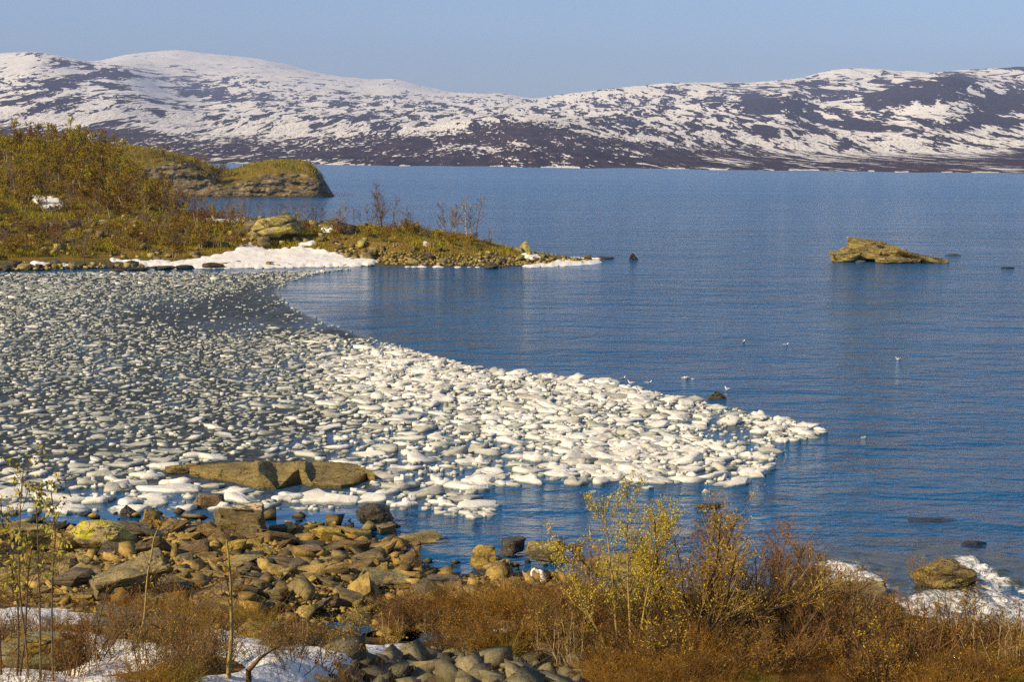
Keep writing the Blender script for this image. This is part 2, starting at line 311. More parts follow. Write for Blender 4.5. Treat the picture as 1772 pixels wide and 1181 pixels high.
M = dict(
    snow=mat_snow(), mountain=mat_mountain(), heath=mat_heath('heath_slope'), cliff=mat_heath('headland_rock_and_turf', True),
    ground=mat_ground(), water=mat_water(), rapids=mat_rapids(),
    ochre=mat_rock('ochre_stone', (0.19, 0.120, 0.028), (0.54, 0.355, 0.085), (0.36, 0.26, 0.045), 0.62, wet=0.02),
    grey=mat_rock('grey_green_stone', (0.13, 0.098, 0.040), (0.35, 0.26, 0.105), (0.42, 0.30, 0.09), 0.64, wet=0.02),
    dark=mat_rock('dark_wet_stone', (0.035, 0.029, 0.020), (0.095, 0.076, 0.045), (0.13, 0.10, 0.055), 0.66, rough=0.5, wet=0.0),
    slab=mat_rock('striated_slab_stone', (0.13, 0.105, 0.048), (0.36, 0.27, 0.105), (0.28, 0.23, 0.07), 0.66, strata=6.0, vary=0.2, wet=0.02),
    flat=mat_rock('olive_brown_stone', (0.15, 0.108, 0.032), (0.30, 0.215, 0.062), (0.38, 0.28, 0.07), 0.66, vary=0.0, wet=0.02, strata=4.0, sc=1.5, top=0.08),
    yellow=mat_rock('yellow_lichen_stone', (0.30, 0.22, 0.09), (0.56, 0.42, 0.18), (0.50, 0.42, 0.02), 0.50, vary=0.0, sc=2.6, top=0.10),
    isle=mat_rock('lichened_island_stone', (0.12, 0.082, 0.030), (0.42, 0.29, 0.085), (0.46, 0.36, 0.035), 0.60, vary=0.0, sc=0.8, wet=0.05, top=0.06),
    lich=mat_rock('olive_lichen_stone', (0.15, 0.115, 0.042), (0.42, 0.32, 0.115), (0.38, 0.31, 0.045), 0.56, vary=0.4, sc=0.7, strata=1.3),
    pale=mat_rock('pale_topped_stone', (0.12, 0.080, 0.034), (0.24, 0.165, 0.075), (0.74, 0.52, 0.30), 0.60, vary=0.0, sc=1.5, top=0.40),
    mossy=mat_rock('orange_moss_stone', (0.14, 0.12, 0.05), (0.28, 0.24, 0.11), (0.30, 0.165, 0.012), 0.47, vary=0.0),
    ice=mat_ice('white_ice', (0.76, 0.73, 0.65), (0.27, 0.29, 0.24), 0.07),
    thin=mat_ice('thin_grey_ice', (0.47, 0.46, 0.39), (0.17, 0.19, 0.155), 0.06),
    bark=mat_plain('grey_brown_bark', (0.10, 0.066, 0.034), (0.20, 0.135, 0.07), 14, vary=0.6),
    pbark=mat_plain('pale_birch_bark', (0.36, 0.27, 0.15), (0.55, 0.44, 0.28), 9, vary=0.5),
    dbark=mat_plain('dark_bark', (0.035, 0.026, 0.016), (0.075, 0.052, 0.03), 14),
    ybark=mat_plain('yellow_bark', (0.30, 0.21, 0.06), (0.42, 0.31, 0.10), 14),
    twig=mat_plain('bare_twigs', (0.085, 0.055, 0.030), (0.14, 0.09, 0.05), 8, vary=0.8),
    ptwig=mat_plain('purple_grey_twigs', (0.13, 0.09, 0.07), (0.24, 0.17, 0.125), 8, vary=0.6),
    bud=mat_island('olive_buds', [(0.36, 0.245, 0.012), (0.27, 0.22, 0.012), (0.44, 0.25, 0.014), (0.19, 0.14, 0.012)]),
    rbud=mat_island('rust_buds', [(0.30, 0.15, 0.018), (0.26, 0.155, 0.016), (0.20, 0.095, 0.016), (0.32, 0.20, 0.02)]),
    ybud=mat_island('yellow_green_buds', [(0.46, 0.34, 0.015), (0.36, 0.29, 0.018), (0.54, 0.37, 0.02), (0.27, 0.22, 0.015)]),
    scrub=mat_scrub('brown_scrub') if True else mat_island('brown_scrub', [(0.23, 0.110, 0.018), (0.30, 0.155, 0.024), (0.12, 0.062, 0.016), (0.20, 0.125, 0.018), (0.40, 0.24, 0.05), (0.06, 0.034, 0.014)]),
    tuft=mat_island('heath_tufts', [(0.32, 0.22, 0.014), (0.21, 0.18, 0.010), (0.38, 0.22, 0.018), (0.11, 0.075, 0.012), (0.24, 0.23, 0.012)]),
)
M['rtwig'] = mat_plain('rusty_twigs', (0.22, 0.120, 0.040), (0.36, 0.21, 0.07), 8, vary=0.6)
RNG = np.random.default_rng(7)

# ------------------------------------------------------------------ terrain from cross-sections
def blur(a, k, axis):
    if k <= 0: return a
    r = int(3 * k); g = np.exp(-0.5 * (np.arange(-r, r + 1) / k) ** 2); g /= g.sum()
    b = np.pad(a, [(r, r) if i == axis else (0, 0) for i in range(a.ndim)], mode='edge')
    return sum(g[i] * np.take(b, np.arange(i, i + a.shape[axis]), axis) for i in range(2 * r + 1))
def sections(cols, us, nseg, bu=6, bv=0):
    """cols: [(u, [(D, z), ...])]; returns (rows, columns, xyz): one column of ground per bearing u"""
    uk = np.array([c[0] for c in cols], float); nk = len(cols[0][1])
    Dk = np.array([[k[0] for k in c[1]] for c in cols], float); Zk = np.array([[k[1] for k in c[1]] for c in cols], float)
    D = np.stack([np.interp(us, uk, Dk[:, i]) for i in range(nk)]); Z = np.stack([np.interp(us, uk, Zk[:, i]) for i in range(nk)])
    D = blur(D, bu, 1); Z = blur(Z, bu, 1)
    if isinstance(nseg, int): nseg = [nseg] * (nk - 1)
    rows = np.concatenate([i + np.arange(n) / n for i, n in enumerate(nseg)] + [[nk - 1]])
    k0 = np.minimum(rows.astype(int), nk - 2); t = (rows - k0)[:, None]
    Dg = D[k0] * (1 - t) + D[k0 + 1] * t; Zg = Z[k0] * (1 - t) + Z[k0 + 1] * t
    if bv: Zg = blur(Zg, bv, 0)
    d = dirs(us, yh(us)); az = d[:, :2] / np.hypot(d[:, 0], d[:, 1])[:, None]
    return np.stack([Dg * az[:, 0], Dg * az[:, 1], Zg], -1)
def zof(u, y, D): return float(at_dist(u, y, D)[2])
def d0(u, y): p = on_plane(u, y); return float(np.hypot(p[0], p[1]))

# far shore and mountains -------------------------------------------------
RIDGE = np.array([(-700, 150), (-450, 128), (-300, 118), (-100, 100), (0, 96), (65, 92), (100, 98), (150, 108), (175, 106), (215, 96), (250, 92), (300, 88), (340, 91), (400, 97), (450, 102), (500, 113), (560, 127), (600, 132), (640, 136), (690, 136), (720, 145), (780, 157), (830, 160), (870, 161), (905, 172), (930, 172), (960, 169), (1000, 162), (1060, 155), (1100, 150), (1200, 142), (1300, 138), (1370, 132), (1420, 120), (1460, 114), (1500, 117), (1560, 121), (1610, 121), (1650, 117), (1700, 115), (1772, 113), (1900, 118), (2100, 130), (2500, 150)], float)
MID = np.array([(-700, 170), (-300, 140), (-100, 106), (0, 97), (65, 93), (100, 99), (150, 112), (210, 118), (240, 132), (290, 160), (350, 178), (450, 168), (560, 172), (640, 178), (720, 180), (800, 185), (905, 190), (1000, 188), (1100, 185), (1200, 178), (1300, 170), (1360, 160), (1400, 178), (1450, 176), (1500, 168), (1580, 140), (1640, 132), (1700, 150), (1772, 160), (2100, 160), (2500, 175)], float)
BELT = np.array([(-700, 215), (0, 214), (200, 216), (350, 232), (500, 236), (650, 232), (760, 225), (830, 212), (890, 205), (960, 214), (1040, 232), (1150, 244), (1300, 256), (1450, 263), (1600, 264), (1700, 258), (1772, 252), (2500, 245)], float)
us = np.concatenate([np.arange(-700, -40, 12.0), np.arange(-40, 1812, 2.2), np.arange(1812, 2501, 12.0)])
cols = []
for u in np.arange(-700, 2501, 20.0):
    ys = 283.0 + (u - 400) * 0.0128 + 0.6 * math.sin(u * 0.021) + 0.4 * math.sin(u * 0.057)
    D0 = d0(u, ys); yb, ym, yr = (float(np.interp(u, a[:, 0], a[:, 1])) for a in (BELT, MID, RIDGE))
    kn = float(sstep(700, 1100, u)); Db, Dm, Dr = 3300 - 500 * kn, 6300 - 1300 * kn, 11500 - 4300 * kn
    cols.append((u, [(D0 - 60, -3), (D0, 0.0), (D0 + 160, zof(u, ys - 7, D0 + 160)), (Db, zof(u, yb, Db)), ((Db + Dm) / 2, zof(u, yb + (ym - yb) * 0.55, (Db + Dm) / 2)),
                     (Dm, zof(u, ym, Dm)), (Dm * 1.12, zof(u, ym + 3, Dm * 1.12)), ((Dm * 1.12 + Dr) / 2, zof(u, ym + (yr - ym) * 0.62, (Dm * 1.12 + Dr) / 2)), (Dr, zof(u, yr, Dr)), (Dr * 1.15, zof(u, yr + 22, Dr * 1.15))]))
G = sections(cols, us, [3, 6, 46, 40, 40, 10, 34, 40, 8], 4, 1.5)
X, Y, Z = G[..., 0], G[..., 1], G[..., 2]
rel = np.clip(Z / 60, 0, 1)
G[..., 2] += rel * (fbm(np.stack([X / 900, Y / 1500], -1), 5, 3) * 22 + fbm(np.stack([X / 220, Y / 420], -1), 4, 9) * 9)
G[-9, :, 2] += fbm(np.stack([us / 40, us * 0], -1), 3, 2) * 4
pu, pv = pix(G.reshape(-1, 3)); pu = pu.reshape(X.shape); pv = pv.reshape(X.shape)
belt = np.interp(pu, BELT[:, 0], BELT[:, 1]); ridge = np.interp(pu, RIDGE[:, 0], RIDGE[:, 1]); shore = 283 + (pu - 400) * 0.0128
h = (belt - pv) / (belt - ridge)                       # 0 at the tree line, 1 on the skyline
cover = 0.495 + 0.02 * sstep(0.0, 0.7, h) - 0.05 * sstep(800, 1200, pu)
cover += 0.26 * sstep(0.62, 0.95, h) * (1 - 0.6 * sstep(650, 1050, pu)) + 0.10 * sstep(0.35, 0.05, h)
cover = np.where(h < 0, 0.55 + 0.36 * np.clip((belt - pv) / 16, -1, 0), cover)
cover = np.where(h < -0.10, np.maximum(cover - 0.02 + 0.20 * vnoise(np.stack([pu / 70, pv / 10], -1), 5), 0.1), cover)
for x, y, a, b, r, k in [(120, 108, 42, 9, -0.05, -0.55), (60, 93, 40, 3, 0, -0.5), (190, 122, 48, 9, 0.1, -0.75), (120, 142, 50, 11, -0.2, -0.45), (345, 160, 40, 12, 0.3, -0.28), (400, 165, 55, 10, 0.15, -0.30),
                         (1312, 180, 30, 17, 0, -0.75), (1375, 186, 24, 10, 0, -0.7), (1410, 150, 34, 13, 0.2, -0.45), (1590, 160, 55, 15, -0.15, -0.75), (1660, 140, 34, 14, 0.0, -0.7), (1560, 172, 40, 8, -0.3, -0.4), (1730, 180, 45, 18, -0.25, -0.8), (1690, 208, 50, 12, -0.3, -0.35),
                         (1750, 117, 40, 4, 0, -0.7), (1450, 215, 60, 14, 0, -0.18), (890, 222, 75, 18, 0.05, -0.25), (640, 210, 90, 10, 0.1, -0.2), (1620, 118, 60, 8, 0, 0.25), (1490, 128, 70, 8, 0.1, 0.25), (300, 100, 90, 8, 0, 0.12), (1580, 245, 160, 12, 0, 0.12), (260, 150, 45, 12, 0.3, 0.3)]:
    dx, dy = pu - x, pv - y; c_, s_ = math.cos(r), math.sin(r)
    e = ((dx * c_ + dy * s_) / a) ** 2 + ((-dx * s_ + dy * c_) / b) ** 2
    cover += 0.72 * k * np.exp(-e * 1.1) * (1 + 0.5 * vnoise(np.stack([pu / 14, pv / 5], -1), 4))
wood = sstep(6, -6, belt - pv)
trees = sstep(0.50, 0.12, h) * 0.8
shoreline = sstep(3.6, 1.0, shore - pv) * sstep(0.05, 0.3, vnoise(np.stack([pu / 26, pu * 0], -1), 8))
cover = np.clip(cover + 0.5 * shoreline, 0, 1)
shr = sstep(900, 1300, pu) * 0.30 + sstep(700, 200, pu) * 0.2
wx = fbm(np.stack([X / 500, G[..., 2] / 120], -1), 3, 66)
pat = np.stack([X / 82 + shr * (G[..., 2] / 34) * (0.7 + 0.9 * wx), Y / 1800, G[..., 2] / 36 + wx * 0.8], -1)
sc_ = np.clip(6500 / Y, 0.8, 3.0)[..., None] ** 0.5
mt = grid_obj('mountains', G, M['mountain'], True, dict(cover=cover, wood=wood, trees=trees, pat=pat * sc_))
mt['label'] = 'snow streaked mountains with a dark wooded belt along the far shore'

# lake --------------------------------------------------------------------
ICE = [(-260, 468), (0, 472), (200, 470), (430, 470), (520, 468), (640, 463), (660, 462), (560, 473), (500, 488), (480, 505), (498, 525), (560, 556), (640, 584), (740, 614), (830, 640), (940, 650), (1050, 660), (1150, 684), (1250, 705), (1350, 724), (1430, 746), (1395, 764), (1335, 770), (1345, 800), (1305, 826), (1296, 843), (1150, 838), (950, 838), (850, 846), (800, 862), (855, 886), (835, 906), (740, 886), (600, 884), (470, 886), (330, 882), (150, 893), (60, 888), (0, 896), (-260, 905)]
us = np.concatenate([np.arange(-900, -100, 25.0), np.arange(-100, 1880, 6.0), np.arange(1880, 2700, 25.0)])
vy = np.concatenate([[278.9, 279.5, 280, 281, 282, 284, 286, 288], np.arange(290, 460, 5.0), np.arange(460, 950, 4.0), np.arange(950, 1500, 15.0)])
pu, pv = np.meshgrid(us, vy + 0.0); pv = pv - 270 + yh(pu)
G = on_plane(pu, pv, 0.0)
G[0] = np.stack([us * 1.2 - 1063, us * 0 + 2300, us * 0], -1) * np.array([1.0, 1, 1])
dI = polydist(pu, pv, ICE)
nz = fbm(np.stack([pu / 60, pv / 20], -1), 3, 21)
calm = sstep(-3, 3, dI) * 0.9
calm = np.maximum(calm, sstep(1.0, 0.0, ((pu - 300) / 420) ** 6 + ((pv - 905) / 34) ** 4) * 0.96)
calm = np.maximum(calm, 0.55 * sstep(1.0, 0.2, ((pu - 640) / 170) ** 2 + ((pv - 500) / 36) ** 2))
DARK = darkzone(pu, pv)
slush = sstep(0, 7, dI) * (0.30 + 0.62 * np.clip(1.15 * sstep(760, 360, pu) * sstep(880, 800, pv) + DARK, 0, 1))
slush = np.clip(slush + 0.45 * nz * sstep(0, 8, dI), 0, 1)
shallow = sstep(1, 0, np.hypot((pu - 1640) / 330, (pv - 965) / 75)) * sstep(0.0, 0.5, fbm(np.stack([pu / 90, pv / 14], -1), 4, 5) + 0.35) * 0.9
shallow = np.maximum(shallow, 0.7 * sstep(1, 0.2, np.hypot((pu - 1300) / 130, (pv - 868) / 22)) * sstep(0.0, 0.4, fbm(np.stack([pu / 50, pv / 8], -1), 3, 6)))
grid_obj('lake_water', G, M['water'], True, dict(calm=calm, slush=slush, shallow=shallow))

# peninsula: wooded slope and stony spit ------------------------------------
def colA(u, y0, k2, k3, cr, back):
    D0 = d0(u, y0)
    return (u, [(D0 - 5, -0.9), (D0, 0.0), (D0 + k2[0], zof(u, k2[1], D0 + k2[0])), (k3[0], zof(u, k3[1], k3[0])), (cr[0], zof(u, cr[1], cr[0])), back[0], back[1]])
colsA = [colA(-420, 474, (10, 455), (192, 365), (240, 248), ((310, 8), (360, 4))),
         colA(-100, 472, (9, 452), (187, 360), (236, 246), ((300, 9), (350, 4))),
         colA(0, 471, (9, 452), (185, 358), (236, 247), ((300, 9), (350, 4))),
         colA(100, 468, (9, 449), (185, 354), (236, 246), ((300, 8), (340, 3))),
         colA(155, 466, (9, 446), (183, 356), (234, 249), ((290, 7), (330, 2))),
         colA(205, 465, (9, 445), (181, 364), (226, 268), ((260, 4), (300, -1))),
         colA(245, 465, (8, 444), (178, 372), (206, 318), ((222, 2), (235, -1.5))),
         colA(285, 464, (8, 444), (174, 385), (188, 358), ((198, 1.2), (206, -1.5))),
         colA(330, 464, (7, 444), (171, 398), (182, 367), ((190, 1.5), (197, -1.2))),
         colA(380, 463, (6, 443), (168, 404), (180, 376), ((187, 1.5), (194, -1.2))),
         colA(450, 462, (6, 441), (166, 407), (178, 380), ((184, 1.5), (191, -1.2))),
         colA(520, 461, (6, 440), (165, 410), (177, 385), ((183, 1.2), (189, -1.2))),
         colA(600, 461, (5, 446), (163, 415), (173, 391), ((179, 1.2), (185, -1.2))),
         colA(700, 462, (4, 451), (160, 421), (170, 393), ((176, 1), (181, -1))),
         colA(760, 462, (4, 451), (160, 425), (169, 400), ((174, 1), (179, -1))),
         colA(820, 462, (4, 452), (159, 432), (167, 411), ((171, .8), (175, -1))),
         colA(870, 462, (4, 453), (159, 440), (165, 425), ((168, .6), (171, -1))),
         colA(910, 461, (3, 455), (159.5, 446), (164, 434), ((166.5, .4), (169, -1))),
         colA(960, 459, (2, 455), (161, 450), (163.5, 442), ((165.5, .3), (168, -1))),
         colA(1000, 457, (1.5, 454), (162, 451), (164.5, 446), ((166, .2), (168, -1))),
         colA(1035, 454.5, (1, 453.5), (163.7, 451.5), (165, 450.5), ((166, -.1), (168, -1))),
         (1052, [(160, -1.0), (162, -0.6), (163, -0.35), (164, -0.3), (165, -0.3), (166, -0.5), (168, -1)]),
         (1080, [(160, -1.5), (162, -1.5), (163, -1.5), (164, -1.5), (165, -1.5), (166, -1.5), (168, -1.5)])]
usA = np.arange(-420, 1081, 2.0)
GA = sections(colsA, usA, [4, 14, 26, 40, 16, 8], 5, 1.2)
nA = fbm(GA[..., :2] / 7.0, 4, 31); nB = fbm(GA[..., :2] / 1.6, 3, 37)
kA = np.clip(GA[..., 2] * 0.8, 0.05, 1)
GA[..., 2] += kA * (nA * 0.45 + nB * 0.22) * np.clip(1.2 - 0.75 * sstep(600, 1000, usA)[None, :], 0.3, 1)
grid_obj('peninsula_hill', GA, M['heath'], True)
puA, pvA = pix(GA.reshape(-1, 3)); DA = np.hypot(GA[..., 0], GA[..., 1]).ravel()
PA = GA.reshape(-1, 3)
def ground_at(px, py, P=None, U=None, V_=None, D_=None):   # nearest visible ground point seen at a pixel
    if P is None: P, U, V_, D_ = PA, puA, pvA, DA
    r = 2.2
    while True:
        k = np.where((np.abs(U - px) < r) & (np.abs(V_ - py) < r) & (P[:, 2] > -0.2))[0]
        if len(k): return P[k[np.argmin(D_[k])]]
        r *= 1.6
        if r > 200: return on_plane(px, py)
BEACH = [(180, 446), (260, 452), (330, 449), (352, 444), (405, 434), (410, 424), (432, 420), (462, 434), (490, 430), (520, 428), (560, 432), (600, 445), (650, 449), (662, 456), (610, 462), (480, 467), (330, 468), (236, 461)]
BEACH2 = [(20, 452), (60, 452), (100, 455), (150, 461), (120, 463), (60, 459)]
patches = [(BEACH, 1.0), (BEACH2, 1.0), ([(52, 339), (100, 342), (112, 358), (96, 366), (60, 356)], 0.8), ([(352, 376), (385, 378), (412, 377), (438, 378), (434, 387), (395, 385), (356, 383)], 0.8), ([(544, 390), (578, 390), (582, 399), (560, 401)], 0.8), ([(520, 418), (545, 416), (540, 428), (516, 427)], 0.8),
           ([(733, 417), (752, 418), (748, 426), (730, 424)], 0.7), ([(900, 437), (935, 441), (940, 450), (912, 449)], 0.8), ([(700, 461), (760, 462.5), (830, 462.5), (828, 466), (700, 465)], .6), ([(905, 459), (1000, 449), (1044, 453), (1040, 461), (960, 466), (900, 467)], 0.9)]
mk = np.full(PA.shape[0], -9.0); wob = fbm(np.stack([puA / 14, pvA / 6], -1), 4, 77)
for pl, k in patches: mk = np.maximum(mk, polydist(puA, pvA, pl))
mk = mk + wob * 4.0 + 4.5 * fbm(np.stack([puA / 5, pvA / 2.2], -1), 3, 78) - 0.6
mk = np.where(pvA > 300, mk, -9)
Gs = GA.copy(); thick = np.clip(mk, -2, 3).reshape(GA.shape[:2]) * 0.06
Gs[..., 2] = np.maximum(GA[..., 2], 0.03) + thick + 0.02
Gs[..., 2] = blur(blur(Gs[..., 2], 1.0, 0), 1.0, 1)
sn = grid_obj('beach_snow', Gs, M['snow'], True, mask=(mk > -1.6).reshape(GA.shape[:2]), kind='stuff')
tag(sn, 'melting white snow banks along the far beach and on the spit', 'snow')

# headland behind the inlet -------------------------------------------------
def colB(u, yct, yc, foot=402.0, h2=0.5):
    zc, zt = zof(u, yct, foot + 5), zof(u, yc, foot + 26)
    return (u, [(foot - 6, -2), (foot, 0.0), (foot + 0.9, zc * 0.35), (foot + 1.7, zc * 0.7), (foot + 3.0, zc), (foot + 13, zc + (zt - zc) * 0.72), (foot + 26, zt), (foot + 50, zt - 1.5), (foot + 85, -2)])
colsB = [colB(-60, 290, 246), colB(90, 290, 246), colB(150, 290, 247), colB(240, 291, 253), colB(270, 288, 259), colB(296, 280, 266), colB(332, 283, 273), colB(356, 300, 282), colB(370, 312, 288), colB(385, 320, 292), colB(402, 320, 294), colB(425, 311, 285), colB(450, 302, 279), colB(480, 299, 277), colB(500, 300, 276.5), colB(520, 302, 277), colB(534, 303, 280), colB(546, 306, 291), colB(552, 312, 300), colB(562, 324, 314, 403), colB(572, 335, 330, 404), (580, [(400, -2), (403, -.4), (404, -.3), (405, -.3), (407, -.2), (410, -.2), (425, -.4), (440, -1), (480, -2)]), (600, [(400, -3)] + [(402 + i * 8, -3) for i in range(7)] + [(480, -3)])]
usB = np.arange(-60, 601, 1.6)
GB = sections(colsB, usB, [2, 8, 8, 10, 8, 10, 6, 5], 2.2, 0.6)
e = GB / np.array([3.2, 3.2, 1.3]); nn = fbm(e, 5, 51, 0.6); kk = np.clip(GB[..., 2] * 0.5, 0, 1)
face = np.ones(GB.shape[:2]); face[:2] = 0
azB = GB[..., :2] / np.hypot(GB[..., 0], GB[..., 1])[..., None]
GB[..., :2] += azB * (nn * 1.5 * face)[..., None]
GB[..., 2] += kk * fbm(GB[..., :2] / 3.0, 4, 55) * 0.5
grid_obj('headland_hill', GB, M['cliff'], True)

# ------------------------------------------------------------------ near shore
SHORE = [(-700, 925), (-300, 915), (-100, 912), (0, 910), (60, 903), (110, 912), (150, 916), (240, 908), (300, 902), (350, 912), (440, 922), (530, 912), (600, 922), (650, 936), (690, 958), (720, 985), (800, 1004), (860, 994), (920, 1006), (965, 1022), (1020, 1034), (1090, 1026), (1200, 1036), (1400, 1046), (1480, 1062), (1560, 1082), (1680, 1105), (1772, 1128), (1900, 1160), (2300, 1230)]
_sp = on_plane([p[0] for p in SHORE], [p[1] for p in SHORE]); _o = np.argsort(_sp[:, 0]); SX, SY = _sp[_o, 0], _sp[_o, 1]
_pool = on_plane(560, 1091, 0.3); _pool2 = on_plane(715, 1098, 0.3)
def pooldep(X, Y):
    return np.maximum(sstep(1.0, 0.35, np.hypot((X - _pool[0]) / 1.75, (Y - _pool[1]) / 1.55)), 0.8 * sstep(1, .3, np.hypot((X - _pool2[0]) / 0.9, (Y - _pool2[1]) / 0.6)))
def gz(X, Y):
    X = np.asarray(X, float); Y = np.asarray(Y, float); s = np.interp(X, SX, SY) - Y
    P = np.stack([X, Y], -1)
    z = np.where(s < 0, np.maximum(-1.2, 0.10 * s), 0.045 * s + 0.055 * np.maximum(0, s - 7) ** 1.25)
    n = fbm(P / 2.6, 4, 61) * 0.16 + fbm(P / 0.55, 3, 63) * 0.055
    z = z + n * sstep(-1.5, 0.8, s) * sstep(-6, 2, s) + 0.02
    hum = fbm(P / 3.5, 3, 71); z = z + np.clip(hum, 0, 1) * 0.5 * sstep(8, 12, s)
    d = pooldep(X, Y)
    return z * (1 - d) + d * 0.02
gx = np.arange(-34, 34.01, 0.13); gy = np.concatenate([np.arange(-14, 20, 0.5), np.arange(20, 60.01, 0.13)])
GXX, GYY = np.meshgrid(gx, gy); GN = np.stack([GXX, GYY, gz(GXX, GYY)], -1)
puN, pvN = pix(GN.reshape(-1, 3)); puN = puN.reshape(GXX.shape); pvN = pvN.reshape(GXX.shape)
sN = np.interp(GXX, SX, SY) - GYY
bnd = np.interp(puN, [0, 300, 500, 700, 800, 950, 1100, 1400, 1772], [1035, 1048, 1060, 1040, 1025, 1035, 1050, 1060, 1090])
veg = np.where(GYY > 18, sstep(-25, 45, pvN - bnd + 30 * fbm(GN[..., :2] / 1.3, 3, 81)), 1.0)
moss = sstep(0.12, 0.4, fbm(GN[..., :2] / 1.1, 4, 83)) * sstep(30, -10, np.abs(pvN - 1050) - 30) * sstep(800, 600, puN) * 0.8
grid_obj('shore_ground', GN, M['ground'], True, dict(veg=veg, moss=moss), mask=(GN[..., 2] > -0.9))
# snow left on the bank
SNOWN = [[(-60, 1064), (20, 1060), (110, 1064), (176, 1068), (120, 1080), (100, 1086), (120, 1100), (60, 1105), (30, 1092), (-60, 1100)], [(118, 1100), (150, 1098), (200, 1112), (260, 1118), (320, 1128), (300, 1150), (230, 1160), (160, 1178), (120, 1168), (150, 1146), (140, 1124)],
         [(335, 1106), (360, 1096), (395, 1098), (440, 1112), (480, 1124), (560, 1122), (640, 1124), (690, 1112), (716, 1124), (700, 1140), (640, 1150), (610, 1181), (580, 1200), (330, 1200), (350, 1176), (420, 1160), (400, 1136), (340, 1124)], [(-60, 1172), (20, 1160), (130, 1170), (200, 1175), (260, 1190), (200, 1215), (-60, 1215)],
         [(848, 1096), (886, 1092), (890, 1104), (852, 1106)], [(955, 1104), (1000, 1096), (1012, 1112), (960, 1120)], [(1360, 1048), (1400, 1046), (1420, 1058), (1370, 1062)], [(1700, 1155), (1772, 1140), (1800, 1180), (1720, 1190)]]
mk = np.full(puN.shape, -99.0); sel = GYY > 19
for pl in SNOWN: mk[sel] = np.maximum(mk[sel], polydist(puN[sel], pvN[sel], pl))
mk = mk + fbm(GN[..., :2] / 0.9, 4, 91) * 15 - 1.0
mk = mk - 60 * (pooldep(GXX, GYY) > 0.25)
Gs = GN.copy(); Gs[..., 2] += np.clip(mk, -14, 24) * 0.0075 + 0.015 + 0.02 * fbm(GN[..., :2] / 0.3, 2, 95)
tag(grid_obj('bank_snow', Gs, M['snow'], True, mask=mk > -9, kind='stuff'), 'last patches of old snow on the near bank', 'snow')
GF = GN.reshape(-1, 3); DF = np.hypot(GF[:, 0], GF[:, 1]); PUF, PVF = puN.ravel(), pvN.ravel(); _k = GF[:, 1] > 18; GF, DF, PUF, PVF = GF[_k], DF[_k], PUF[_k], PVF[_k]
def near_at(px, py):
    """bank or water point seen at a pixel"""
    p = on_plane(px, py)
    s = float(np.interp(p[0], SX, SY) - p[1])
    if s < 0: return p
    ts = np.linspace(0.5, 1.0, 160); Q = CAM + (p - CAM) * ts[:, None]; g = gz(Q[:, 0], Q[:, 1]); k = np.where(Q[:, 2] <= g)[0]
    return Q[k[0]] if len(k) else p
# the pool
u_ = np.linspace(0, 2 * math.pi, 49)[:-1]
for c, a, b in ((_pool, 2.0, 1.8), (_pool2, 1.1, 0.75)):
    R = np.linspace(0.02, 1, 10)[:, None]
    g = np.stack([c[0] + R * a * np.cos(u_), c[1] + R * b * np.sin(u_), 0.22 + 0 * R * u_], -1); g = np.concatenate([g, g[:, :1]], 1)
    z1 = np.zeros(g.shape[:2]); grid_obj('pool_water', g, M['water'], True, dict(calm=z1 + 0.85, slush=z1, shallow=z1 + 0.12))

# rapids where the stream runs out of the lake
rx, ry = np.meshgrid(np.linspace(4.8, 22.0, 320), np.linspace(31.5, 52, 300))
ru, rv = pix(np.stack([rx, ry, 0 * rx], -1).reshape(-1, 3)); ru = ru.reshape(rx.shape); rv = rv.reshape(rx.shape)
FOAM = [([(1395, 985), (1440, 972), (1500, 985), (1560, 1020), (1545, 1034), (1480, 1022), (1410, 1008)], 1.0), ([(1640, 962), (1690, 968), (1740, 1000), (1800, 1035), (1860, 1100), (1760, 1110), (1720, 1060), (1690, 1010), (1660, 990)], 1.0), ([(1540, 1040), (1590, 1028), (1680, 1026), (1740, 1050), (1800, 1100), (1740, 1130), (1640, 1105), (1570, 1080), (1540, 1060)], 0.95)]
fm = np.full(rx.shape, 0.0)
for pl, k in FOAM: fm = np.maximum(fm, k * sstep(-9, 12, polydist(ru, rv, pl) + 6 * fbm(np.stack([rx / .7, ry / .7], -1), 3, 15)))
fm = np.maximum(fm, 0.62 * np.clip(blur(blur(fm, 12, 0), 12, 1) * 1.5, 0, 1))
fw = blur(blur((fm > 0.05).astype(float), 9, 0), 9, 1)
edge = sstep(0.05, 0.45, fw) * sstep(0, 1.6, rx - 4.8) * sstep(0, 3.0, 52 - ry)
rz = edge * (0.05 + (0.04 + 0.13 * fm) * fbm(np.stack([rx / 0.9, ry / 0.7], -1), 4, 12) + 0.06 * fm * (1 - np.abs(fbm(np.stack([rx / 0.6, ry / 1.0], -1), 3, 19)) * 2)) - 0.07 * (1 - edge) - 0.012
sand = np.interp(rx, SX, SY) - ry
grid_obj('rapids_water', np.stack([rx, ry, rz], -1), M['rapids'], True, dict(foam=fm), mask=(sand < 3.5) & (fw > 0.02))

